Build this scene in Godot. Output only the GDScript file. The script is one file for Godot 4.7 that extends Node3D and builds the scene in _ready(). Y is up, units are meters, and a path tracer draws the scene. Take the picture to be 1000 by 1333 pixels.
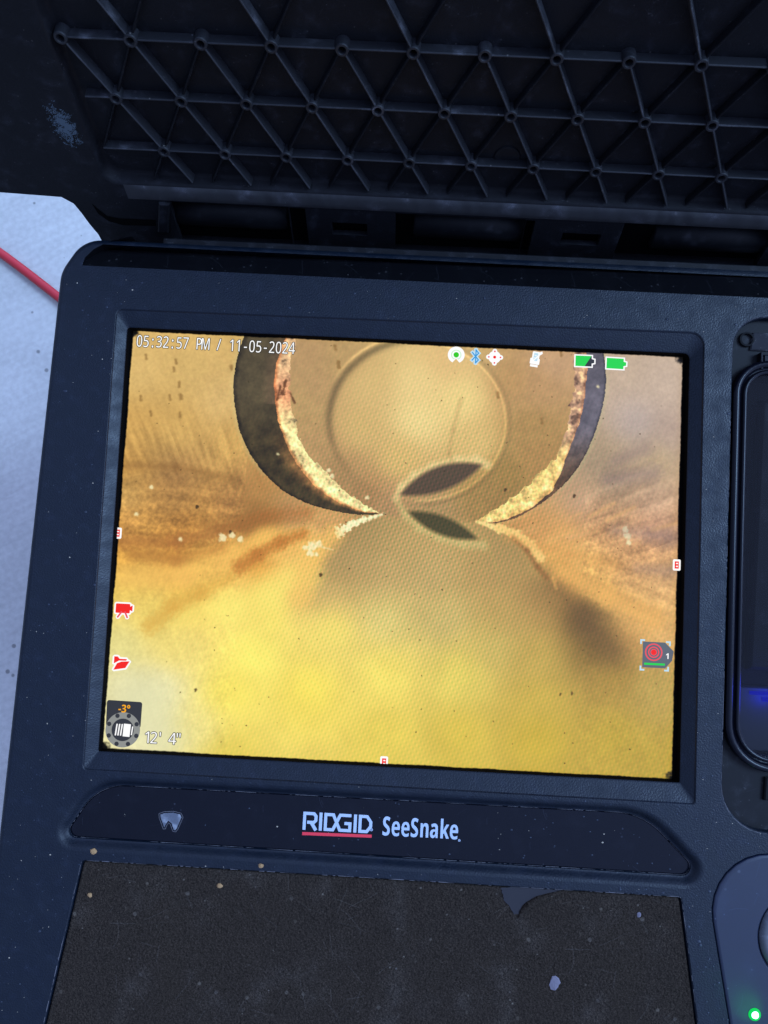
extends Node3D
# A pipe inspection monitor on broom-finished concrete at dusk. Lengths below are millimetres: x to the right, h up out of the panel
# (0 is the display), z towards whoever stands at the machine. The panel stands 250 mm above the ground.

const LIFT := 0.25
const PANEL := 8.0
var rng := RandomNumberGenerator.new()
var M := {}
var taken := {}
var sans_bold := SystemFont.new()
var sans := SystemFont.new()
var buf := PackedByteArray()      # the video picture while it is computed
const VW := 1024
const VH := 768


func _ready():
	rng.seed = 7
	# camera
	var cam := Camera3D.new()
	cam.name = "camera"
	cam.fov = rad_to_deg(2.0 * atan(666.5 / 1007.0))
	cam.near = 0.02
	cam.far = 200.0
	cam.transform = Transform3D(Basis(Vector3(0.998659, -0.008623, -0.051051), Vector3(-0.050369, 0.066322, -0.996526), Vector3(0.011979, 0.997761, 0.065799)), Vector3(-0.002263, 0.340062 + LIFT, 0.005987))
	add_child(cam)
	cam.current = true
	# dusk sky: deep blue overhead, paler low down and towards where the sun went under, to the right and behind the lid
	var env := Environment.new()
	env.background_mode = Environment.BG_SKY
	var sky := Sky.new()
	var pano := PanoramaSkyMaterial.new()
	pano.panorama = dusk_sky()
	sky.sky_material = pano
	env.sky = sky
	env.background_energy_multiplier = 1.0
	env.tonemap_mode = Environment.TONE_MAPPER_LINEAR
	env.tonemap_exposure = 1.0
	env.sdfgi_enabled = true
	env.ssao_enabled = true
	env.ssil_enabled = true
	var we := WorldEnvironment.new()
	we.name = "dusk_environment"
	we.environment = env
	add_child(we)
	# the afterglow's broad light
	var sun := DirectionalLight3D.new()
	sun.name = "afterglow"
	sun.light_energy = 1.45
	sun.light_angular_distance = 24.0
	sun.light_color = Color(0.66, 0.82, 1.0)
	sun.shadow_enabled = true
	sun.look_at_from_position(Vector3(0.66, 0.72, -0.20), Vector3.ZERO)
	add_child(sun)

	sans_bold.font_names = PackedStringArray(["Droid Sans"])
	sans_bold.font_weight = 700
	sans.font_names = PackedStringArray(["Droid Sans"])
	make_materials()
	build_ground()
	var monitor := Node3D.new()
	monitor.name = "inspection_monitor"
	monitor.set_meta("label", "rugged black inspection monitor with its lid propped open and a yellow pipe picture on screen")
	monitor.set_meta("category", "monitor")
	add_child(monitor)
	build_body(monitor)
	build_display(monitor)
	build_badge(monitor)
	build_pad(monitor)
	build_bay(monitor)
	build_keypad(monitor)
	build_hinges(monitor)
	build_lid(monitor)
	build_cable()
	build_small_things()


# ------------------------------------------------------------------ sky, materials, textures

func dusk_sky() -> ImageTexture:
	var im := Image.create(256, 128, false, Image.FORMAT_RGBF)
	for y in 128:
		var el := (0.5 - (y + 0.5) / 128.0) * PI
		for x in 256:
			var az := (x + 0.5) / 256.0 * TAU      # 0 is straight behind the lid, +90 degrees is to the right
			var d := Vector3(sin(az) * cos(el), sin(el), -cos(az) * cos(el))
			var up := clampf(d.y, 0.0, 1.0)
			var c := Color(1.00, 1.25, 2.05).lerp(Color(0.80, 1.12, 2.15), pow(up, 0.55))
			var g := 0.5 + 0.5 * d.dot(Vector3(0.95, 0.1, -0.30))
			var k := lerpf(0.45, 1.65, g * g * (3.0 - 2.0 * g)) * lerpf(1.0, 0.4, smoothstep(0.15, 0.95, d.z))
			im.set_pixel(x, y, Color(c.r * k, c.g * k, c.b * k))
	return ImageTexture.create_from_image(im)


func noise_tex(freq: float, oct: int, sd: int, size := 512, kind := FastNoiseLite.TYPE_SIMPLEX_SMOOTH) -> ImageTexture:
	var n := FastNoiseLite.new()
	n.seed = sd
	n.noise_type = kind
	n.frequency = freq
	n.fractal_octaves = oct
	return ImageTexture.create_from_image(n.get_seamless_image(size, size))


func gentle(freq: float, oct: int, sd: int, low: float) -> ImageTexture:      # noise between low and 1
	var n := FastNoiseLite.new()
	n.seed = sd
	n.frequency = freq
	n.fractal_octaves = oct
	var im := n.get_seamless_image(512, 512)
	var d := im.get_data()
	for i in d.size():
		d[i] = int((low + (1.0 - low) * d[i] / 255.0) * 255.0)
	return ImageTexture.create_from_image(Image.create_from_data(512, 512, false, Image.FORMAT_L8, d))


# dark plastic with dust: a base colour, a cloudy film of dust, and specks and short scratches of several sizes
func dusty_tex(base: Color, dust: Color, film: float, specks: int, scratches: int, sd: int, size := 1024, grain := 0.16) -> ImageTexture:
	var n := FastNoiseLite.new()
	n.seed = sd
	n.frequency = 0.006
	n.fractal_octaves = 5
	var ni := n.get_seamless_image(size, size)
	var data := ni.get_data()
	var r := RandomNumberGenerator.new()
	r.seed = sd
	var im := Image.create(size, size, false, Image.FORMAT_RGB8)
	var out := PackedByteArray()
	out.resize(size * size * 3)
	for i in size * size:
		var f := clampf((data[i] / 255.0 - 0.45) * 2.2, 0.0, 1.0)
		f = f * f * film
		var e := 255.0 * (1.0 + (r.randf() - 0.5) * 2.0 * grain)
		out[i * 3] = int(clampf(lerpf(base.r, dust.r, f) * e, 0, 255))
		out[i * 3 + 1] = int(clampf(lerpf(base.g, dust.g, f) * e, 0, 255))
		out[i * 3 + 2] = int(clampf(lerpf(base.b, dust.b, f) * e, 0, 255))
	im.set_data(size, size, false, Image.FORMAT_RGB8, out)
	for k in specks:
		var cx := r.randi_range(0, size - 1)
		var cy := r.randi_range(0, size - 1)
		if data[cy * size + cx] < r.randi_range(80, 190):      # dirt gathers where the film of dust is
			continue
		var rad := 0.7 + pow(r.randf(), 6.0) * 4.5
		var str_ := r.randf_range(0.08, 0.55) * (0.5 if rad > 2.5 else 1.0)
		var col := dust.lerp(Color(0.72, 0.66, 0.55), r.randf() * 0.6)
		for dy in range(-int(rad) - 1, int(rad) + 2):
			for dx in range(-int(rad) - 1, int(rad) + 2):
				var a := clampf(rad - sqrt(dx * dx * r.randf_range(0.7, 1.3) + dy * dy) + 0.3, 0.0, 1.0) * str_
				if a > 0.0:
					var px := posmod(cx + dx, size)
					var py := posmod(cy + dy, size)
					im.set_pixel(px, py, im.get_pixel(px, py).lerp(col, a))
	for k in scratches:
		var p := Vector2(r.randf() * size, r.randf() * size)
		var a := r.randf() * TAU
		var st := r.randf_range(0.06, 0.25)
		for s in r.randi_range(15, 90):
			a += r.randf_range(-0.05, 0.05)
			p += Vector2(cos(a), sin(a)) * 0.8
			var px := posmod(int(p.x), size)
			var py := posmod(int(p.y), size)
			im.set_pixel(px, py, im.get_pixel(px, py).lerp(dust, st))
	return ImageTexture.create_from_image(im)


func tri(m: StandardMaterial3D, mm: float):        # a texture tile is so many millimetres wide
	m.uv1_triplanar = true
	m.uv1_triplanar_sharpness = 4.0
	m.uv1_scale = Vector3.ONE * (1000.0 / mm)


func mat(called: String, col: Color, rough: float, spec := 0.5) -> StandardMaterial3D:
	var m := StandardMaterial3D.new()
	m.resource_name = called
	m.albedo_color = col
	m.roughness = rough
	m.metallic_specular = spec
	M[called] = m
	return m


func glow(called: String, col: Color, e := 1.0) -> StandardMaterial3D:
	var m := mat(called, Color.BLACK, 0.5, 0.2)
	m.emission_enabled = true
	m.emission = col
	m.emission_energy_multiplier = e
	return m


func make_materials():
	var grain := noise_tex(0.12, 3, 3)
	var rough_map := gentle(0.012, 5, 5, 0.55)
	var m := mat("panel_plastic", Color.WHITE, 0.55, 0.33)
	m.albedo_texture = dusty_tex(Color(0.014, 0.044, 0.084), Color(0.38, 0.42, 0.48), 0.07, 700, 90, 11)
	m.roughness_texture = rough_map
	m.roughness = 0.62
	m.heightmap_enabled = true
	m.heightmap_texture = grain
	m.heightmap_scale = 0.010
	tri(m, 60.0)
	m = mat("lid_plastic", Color.WHITE, 0.62, 0.22)
	m.albedo_texture = dusty_tex(Color(0.044, 0.045, 0.056), Color(0.36, 0.37, 0.41), 0.16, 1500, 160, 12, 1024, 0.4)
	m.heightmap_enabled = true
	m.heightmap_texture = grain
	m.heightmap_scale = 0.006
	tri(m, 70.0)
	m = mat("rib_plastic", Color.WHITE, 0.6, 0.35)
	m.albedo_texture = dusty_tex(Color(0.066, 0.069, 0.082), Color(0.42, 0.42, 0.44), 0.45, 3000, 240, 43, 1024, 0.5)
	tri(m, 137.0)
	m = mat("hinge_plastic", Color.WHITE, 0.55, 0.24)
	m.albedo_texture = dusty_tex(Color(0.036, 0.038, 0.048), Color(0.40, 0.40, 0.42), 0.3, 500, 90, 13, 512, 0.4)
	tri(m, 45.0)
	m = mat("gloss_plastic", Color.WHITE, 0.2, 0.24)
	m.albedo_texture = dusty_tex(Color(0.030, 0.034, 0.060), Color(0.50, 0.52, 0.56), 0.03, 330, 40, 14)
	tri(m, 95.0)
	m = mat("smooth_plastic", Color.WHITE, 0.42, 0.42)
	m.albedo_texture = dusty_tex(Color(0.028, 0.066, 0.135), Color(0.40, 0.43, 0.50), 0.05, 200, 20, 15, 512)
	tri(m, 70.0)
	m = mat("gloss_strip", Color.WHITE, 0.3, 0.24)
	m.albedo_texture = dusty_tex(Color(0.032, 0.033, 0.042), Color(0.50, 0.50, 0.54), 0.03, 200, 30, 41, 512)
	tri(m, 60.0)
	m = mat("dusty_lip", Color.WHITE, 0.8)
	m.albedo_texture = dusty_tex(Color(0.055, 0.058, 0.072), Color(0.36, 0.36, 0.39), 0.45, 2600, 160, 42, 1024, 0.5)
	tri(m, 117.0)
	mat("scuff", Color(0.24, 0.28, 0.31), 0.95, 0.15)
	mat("black_rubber", Color(0.045, 0.045, 0.05), 0.8, 0.25)
	mat("black_gap", Color(0.02, 0.02, 0.022), 0.9, 0.1)
	m = mat("felt", Color.WHITE, 1.0, 0.12)
	m.albedo_texture = dusty_tex(Color(0.140, 0.118, 0.100), Color(0.42, 0.40, 0.38), 0.13, 2000, 260, 16, 1024, 0.55)
	m.heightmap_enabled = true
	m.heightmap_texture = noise_tex(0.30, 3, 8)
	m.heightmap_scale = 0.07
	tri(m, 190.0)
	m = mat("felt_back", Color(0.16, 0.155, 0.165), 0.95, 0.2)
	mat("print_white", Color(0.56, 0.60, 0.66), 0.6, 0.3)
	mat("print_red", Color(0.72, 0.10, 0.16), 0.5)
	mat("edge_dust", Color(0.34, 0.33, 0.34), 0.9, 0.2)
	m = mat("worn_print", Color.WHITE, 0.6, 0.3)
	m.albedo_texture = dusty_tex(Color(0.28, 0.29, 0.32), Color(0.52, 0.53, 0.55), 0.6, 300, 20, 17, 256)
	tri(m, 16.0)
	m = mat("knob_speckle", Color.WHITE, 0.5)
	m.albedo_texture = dusty_tex(Color(0.12, 0.13, 0.16), Color(0.45, 0.46, 0.5), 0.5, 400, 0, 18, 256)
	tri(m, 20.0)
	m = mat("foam", Color.WHITE, 0.95, 0.2)
	m.albedo_texture = dusty_tex(Color(0.15, 0.15, 0.16), Color(0.4, 0.4, 0.4), 0.6, 400, 0, 19, 256)
	tri(m, 14.0)
	m = mat("smoked_pane", Color(0.02, 0.02, 0.03, 0.55), 0.06, 0.22)
	m.transparency = BaseMaterial3D.TRANSPARENCY_ALPHA
	m = mat("water_bead", Color(0.12, 0.14, 0.18), 0.4, 0.3)
	mat("grit", Color(0.50, 0.46, 0.40), 0.9)
	mat("grey_flake", Color(0.36, 0.34, 0.37), 0.95, 0.2)
	mat("tan_crumb", Color(0.50, 0.38, 0.24), 0.9)
	m = mat("red_jacket", Color(0.62, 0.05, 0.10), 0.4)
	m = mat("concrete", Color.WHITE, 0.92, 0.3)
	m.albedo_texture = concrete_tex()
	m.heightmap_enabled = true
	m.heightmap_texture = broom_tex()
	m.heightmap_scale = 0.025
	tri(m, 640.0)
	for c in [["white_light", Color(1, 1, 1)], ["red_light", Color(0.96, 0.16, 0.13)], ["green_light", Color(0.16, 0.84, 0.32)], ["blue_light", Color(0.22, 0.60, 0.86)], ["slate_light", Color(0.21, 0.22, 0.25)],
			["grey_light", Color(0.56, 0.57, 0.56)], ["tile_light", Color(0.38, 0.41, 0.46)], ["amber_light", Color(0.98, 0.68, 0.10)], ["pink_light", Color(0.93, 0.33, 0.38)], ["pale_green_light", Color(0.80, 0.95, 0.80)], ["lime_light", Color(0.20, 0.80, 0.10)], ["ice_light", Color(0.75, 0.88, 0.95)]]:
		glow(c[0], c[1])
	glow("led_green", Color(0.62, 1.0, 0.80), 5.0)
	glow("led_rim", Color(0.03, 0.85, 0.36), 1.0)
	glow("led_blue", Color(0.05, 0.08, 1.0), 0.6)
	mat("outline_black", Color(0.10, 0.09, 0.06), 0.6, 0.1)


func concrete_tex() -> ImageTexture:
	var size := 1024
	var a := FastNoiseLite.new()
	a.seed = 21
	a.frequency = 0.004
	a.fractal_octaves = 5
	var b := FastNoiseLite.new()
	b.seed = 22
	b.frequency = 0.11
	b.fractal_octaves = 3
	var ia := a.get_seamless_image(size, size).get_data()
	var ib := b.get_seamless_image(size, size).get_data()
	var ic := streaks(size, 23).get_data()
	var out := PackedByteArray()
	out.resize(size * size * 3)
	for i in size * size:
		var v := 0.63 + (ia[i] / 255.0 - 0.5) * 0.07 + (ib[i] / 255.0 - 0.5) * 0.06 + (ic[i] / 255.0 - 0.5) * 0.034
		out[i * 3] = int(v * 255.0)
		out[i * 3 + 1] = int(v * 0.985 * 255.0)
		out[i * 3 + 2] = int(v * 0.955 * 255.0)
	var im := Image.create_from_data(size, size, false, Image.FORMAT_RGB8, out)
	var r := RandomNumberGenerator.new()
	r.seed = 24
	for k in 260:
		var c := Vector2i(r.randi_range(0, size - 1), r.randi_range(0, size - 1))
		var rad := r.randf_range(0.8, 3.5)
		for dy in range(-4, 5):
			for dx in range(-4, 5):
				var al := clampf(rad - Vector2(dx, dy).length(), 0.0, 1.0) * 0.3
				if al > 0.0:
					var q := Vector2i(posmod(c.x + dx, size), posmod(c.y + dy, size))
					im.set_pixelv(q, im.get_pixelv(q).darkened(al))
	return ImageTexture.create_from_image(im)


func streaks(size: int, sd: int) -> Image:
	var n := FastNoiseLite.new()
	n.seed = sd
	n.frequency = 0.09
	n.fractal_octaves = 3
	var im := n.get_seamless_image(size, size / 16)
	im.resize(size, size, Image.INTERPOLATE_CUBIC)
	return im


func broom_tex() -> ImageTexture:
	return ImageTexture.create_from_image(streaks(1024, 26))


# ------------------------------------------------------------------ mesh helpers

func st_new() -> SurfaceTool:
	var st := SurfaceTool.new()
	st.begin(Mesh.PRIMITIVE_TRIANGLES)
	return st


func put(called: String, st: SurfaceTool, m: Material, parent: Node3D) -> MeshInstance3D:
	st.generate_normals()
	var o := MeshInstance3D.new()
	o.name = numbered(called, parent)
	o.mesh = st.commit()
	o.mesh.surface_set_material(0, m)
	if parent.name == &"inspection_monitor":
		o.position.y = LIFT
	parent.add_child(o, true)
	return o


func numbered(called: String, parent: Node) -> String:
	var key := str(parent.get_instance_id()) + called
	var n: int = taken.get(key, 0)
	taken[key] = n + 1
	return called if n == 0 else "%s_%03d" % [called, n]


func v3(p: Vector2, h: float) -> Vector3:
	return Vector3(p.x, h, p.y) * 0.001


func quad(st: SurfaceTool, a: Vector3, b: Vector3, c: Vector3, d: Vector3):
	st.add_vertex(a); st.add_vertex(b); st.add_vertex(c)
	st.add_vertex(a); st.add_vertex(c); st.add_vertex(d)


func poly(st: SurfaceTool, pts: PackedVector2Array, h: float, down := false):
	st.set_smooth_group(-1)
	var t := Geometry2D.triangulate_polygon(pts)
	for i in range(0, t.size(), 3):
		var a := pts[t[i]]
		var b := pts[t[i + 1]]
		var c := pts[t[i + 2]]
		if ((b - a).cross(c - a) < 0.0) != down:
			var s := b
			b = c
			c = s
		st.add_vertex(v3(a, h)); st.add_vertex(v3(b, h)); st.add_vertex(v3(c, h))


# a flat face with holes: cut into strips through the middle of each hole, so that no strip holds a whole hole
func flat(st: SurfaceTool, outer: PackedVector2Array, holes: Array, h: float):
	var box := bounds(outer)
	var cuts := [box.position.x - 1.0, box.end.x + 1.0]
	for k in holes:
		cuts.append(bounds(k).get_center().x)
	cuts.sort()
	for i in cuts.size() - 1:
		if cuts[i + 1] - cuts[i] < 0.01:
			continue
		var strip := PackedVector2Array([Vector2(cuts[i], box.position.y - 1), Vector2(cuts[i + 1], box.position.y - 1), Vector2(cuts[i + 1], box.end.y + 1), Vector2(cuts[i], box.end.y + 1)])
		var pieces: Array = Array(Geometry2D.intersect_polygons(outer, strip), TYPE_NIL, "", null)
		for k in holes:
			var next := []
			for p in pieces:
				next.append_array(Geometry2D.clip_polygons(p, k))
			pieces = next
		for p in pieces:
			if p.size() > 2 and absf(area(p)) > 0.02:
				poly(st, p, h)


func area(p: PackedVector2Array) -> float:
	var s := 0.0
	for i in p.size():
		s += p[i].cross(p[(i + 1) % p.size()])
	return s * 0.5


func bounds(p: PackedVector2Array) -> Rect2:
	var r := Rect2(p[0], Vector2.ZERO)
	for q in p:
		r = r.expand(q)
	return r


func inset(c: PackedVector2Array, d: float) -> PackedVector2Array:      # d > 0 moves every edge of the clockwise outline inwards
	var out := PackedVector2Array()
	var n := c.size()
	for i in n:
		var a := c[(i + n - 1) % n]
		var b := c[i]
		var e := c[(i + 1) % n]
		var n1 := (b - a).normalized().orthogonal() * -1.0
		var n2 := (e - b).normalized().orthogonal() * -1.0
		var mid := (n1 + n2).normalized()
		out.append(b + mid * (d / maxf(0.2, mid.dot(n1))))
	return out


# corners rounded, each with the same number of points whatever its radius, so that two outlines can be joined ring to ring
func rounded(c: PackedVector2Array, radii, seg := 8) -> PackedVector2Array:
	var out := PackedVector2Array()
	var n := c.size()
	for i in n:
		var r: float = radii[i] if radii is Array else radii
		r = maxf(r, 0.02)
		var a := (c[(i + n - 1) % n] - c[i])
		var b := (c[(i + 1) % n] - c[i])
		var half := absf(a.angle_to(b)) * 0.5
		var t := minf(r / tan(half), minf(a.length(), b.length()) * 0.47)
		r = t * tan(half)
		var ua := a.normalized()
		var ub := b.normalized()
		var o := c[i] + (ua + ub).normalized() * (r / sin(half))
		var pa := c[i] + ua * t
		var pb := c[i] + ub * t
		out.append(pa + ua * minf(0.6, a.length() * 0.02))
		var s := (pa - o).angle()
		var w := wrapf((pb - o).angle() - s, -PI, PI)
		for k in seg + 1:
			out.append(o + Vector2.from_angle(s + w * k / seg) * r)
		out.append(pb + ub * minf(0.6, b.length() * 0.02))
	return out


func band(st: SurfaceTool, a: PackedVector2Array, ha: float, b: PackedVector2Array, hb: float, group: int, closed := true):
	st.set_smooth_group(group)
	var n := a.size()
	for i in (n if closed else n - 1):
		var j := (i + 1) % n
		quad(st, v3(a[i], ha), v3(a[j], ha), v3(b[j], hb), v3(b[i], hb))


# rings from the outside in: [outline, height, smooth group]; the group is that of the band that ends at this ring
func loft(st: SurfaceTool, rings: Array):
	for i in rings.size() - 1:
		band(st, rings[i][0], rings[i][1], rings[i + 1][0], rings[i + 1][1], rings[i + 1][2])


# a prism between two heights with a small chamfer on top
func slab(st: SurfaceTool, c: PackedVector2Array, h0: float, h1: float, bev := 0.3):
	var top := inset(c, bev)
	band(st, c, h0, c, h1 - bev, -1)
	band(st, c, h1 - bev, top, h1, -1)
	poly(st, top, h1)


func rect(x0: float, z0: float, x1: float, z1: float) -> PackedVector2Array:
	return PackedVector2Array([Vector2(x0, z0), Vector2(x1, z0), Vector2(x1, z1), Vector2(x0, z1)])


func circle(c: Vector2, r: float, n := 24, from := 0.0, to := TAU) -> PackedVector2Array:
	var out := PackedVector2Array()
	var whole := to - from > TAU - 0.001
	for i in (n if whole else n + 1):
		out.append(c + Vector2.from_angle(from + (to - from) * i / n) * r)
	return out


func tube(st: SurfaceTool, path: PackedVector3Array, r: float, n := 10):
	st.set_smooth_group(1)
	var prev := []
	for i in path.size():
		var d := (path[mini(i + 1, path.size() - 1)] - path[maxi(i - 1, 0)]).normalized()
		var side := d.cross(Vector3.UP if absf(d.y) < 0.9 else Vector3.RIGHT).normalized()
		var up := side.cross(d)
		var ring := []
		for k in n:
			var a := TAU * k / n
			ring.append(path[i] + (side * cos(a) + up * sin(a)) * r)
		if prev.size():
			for k in n:
				var l := (k + 1) % n
				quad(st, prev[k], ring[k], ring[l], prev[l])
		prev = ring


# strokes of a marking as flat polygons
func stroke(pts: PackedVector2Array, w: float, closed := false) -> Array:
	var out := []
	var flatpts := Geometry2D.offset_polyline(pts, w * 0.5, Geometry2D.JOIN_MITER, Geometry2D.END_BUTT) if not closed else Geometry2D.offset_polygon(pts, w * 0.5)
	for p in flatpts:
		out.append(p)
	return out


func letters(st: SurfaceTool, text: String, font: Font, cap: float, at: Vector2, h: float, advance := 0.0, sx := 1.0, grow := 0.0, lean := 0.0) -> float:
	var probe := TextMesh.new()
	probe.font = font
	probe.font_size = 64
	probe.pixel_size = 1.0
	probe.depth = 0.0
	probe.text = "H"
	var hb := probe.get_aabb()
	var k := cap / hb.size.y
	var x := at.x
	for ch in text:
		var w: float = font.get_string_size(ch, HORIZONTAL_ALIGNMENT_LEFT, -1, 64).x * k * sx
		if ch != " ":
			var t := TextMesh.new()
			t.font = font
			t.font_size = 64
			t.pixel_size = 1.0
			t.depth = 0.0
			t.curve_step = 2.0
			t.text = ch
			var s := t.surface_get_arrays(0)
			var vs: PackedVector3Array = s[Mesh.ARRAY_VERTEX]
			var ix: PackedInt32Array = s[Mesh.ARRAY_INDEX] if s[Mesh.ARRAY_INDEX] != null else PackedInt32Array(range(vs.size()))
			var mid := x + (advance * 0.5 if advance > 0.0 else w * 0.5)
			st.set_smooth_group(-1)
			for j in range(0, ix.size(), 3):
				var tri3 := []
				for e in 3:
					var v := vs[ix[j + e]]
					var zz := (v.y - hb.position.y) * k
					tri3.append(Vector2(mid + v.x * k * sx + zz * lean, at.y - zz))
				if (tri3[1] - tri3[0]).cross(tri3[2] - tri3[0]) < 0.0:
					tri3 = [tri3[0], tri3[2], tri3[1]]
				for e in 3:
					st.add_vertex(v3(tri3[e], h))
		x += advance if advance > 0.0 else w
	return x


# ------------------------------------------------------------------ the ground

func build_ground():
	var st := st_new()
	var n := 24
	st.set_smooth_group(-1)
	quad(st, Vector3(-20, 0, -20), Vector3(20, 0, -20), Vector3(20, 0, 20), Vector3(-20, 0, 20))
	var o := put("concrete_ground", st, M.concrete, self)
	o.rotation.y = deg_to_rad(-62.0)
	o.set_meta("kind", "structure")
	o.set_meta("label", "pale broom finished concrete ground beside the monitor")


# ------------------------------------------------------------------ the case

func silhouette() -> PackedVector2Array:
	var c := PackedVector2Array([Vector2(-154.82, -115.31), Vector2(-145.78, -130.71), Vector2(250, -132.4), Vector2(264, -118), Vector2(268, 280), Vector2(-166, 280)])
	return c


func case_ring(d: float) -> PackedVector2Array:
	return rounded(inset(silhouette(), d), [16.0, 14.0, 10.0, 14.0, 12.0, 12.0])


func bezel_outer() -> PackedVector2Array:
	return PackedVector2Array([Vector2(-128.45, -99.63), Vector2(129.37, -101.47), Vector2(130.31, 100.5), Vector2(-127.99, 99.78)])


func bezel_inner() -> PackedVector2Array:
	return PackedVector2Array([Vector2(-124.02, -92.33), Vector2(124.27, -92.66), Vector2(124.67, 92.32), Vector2(-123.03, 92.37)])


func badge_outline() -> PackedVector2Array:
	return PackedVector2Array([Vector2(-134.74, 128.27), Vector2(-121.33, 106.12), Vector2(109.17, 105.88), Vector2(134.98, 130.07)])


const BADGE_R := [3.0, 20.0, 28.0, 3.5]


func pad_outline() -> PackedVector2Array:
	return PackedVector2Array([Vector2(-125.49, 136.31), Vector2(125.5, 137.59), Vector2(141.44, 237.72), Vector2(-144.55, 254.12)])


func bay_outline() -> PackedVector2Array:
	return PackedVector2Array([Vector2(141.19, -109.55), Vector2(216.36, -109.44), Vector2(214, 110.08), Vector2(140.46, 110.62)])


const BAY_R := [14.0, 14.0, 17.0, 19.0]


func keypad_outline() -> PackedVector2Array:
	return PackedVector2Array([Vector2(132.66, 118.23), Vector2(232.11, 117.81), Vector2(238.71, 229.18), Vector2(154.36, 231.03)])


const KEYPAD_R := [24.0, 20.0, 14.0, 14.0]


func slope_height(z: float) -> float:
	return clampf(8.0 - (-118.0 - z) / 11.5 * 6.5, 1.5, 8.0)


func back_recess() -> PackedVector2Array:
	var c := PackedVector2Array([Vector2(-144.8, -118.05), Vector2(-143.73, -121.75), Vector2(-140.26, -125.57), Vector2(-135.05, -128.78), Vector2(-129.07, -130.98), Vector2(-123.69, -132.1)])
	c.append_array(PackedVector2Array([Vector2(-120, -140), Vector2(246, -140), Vector2(246, -117.8)]))
	return c


func dish_ring(d: float, extra: float) -> PackedVector2Array:
	return rounded(inset(badge_outline(), -d), [BADGE_R[0] + extra, BADGE_R[1] + extra, BADGE_R[2] + extra, BADGE_R[3] + extra], 12)


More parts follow.
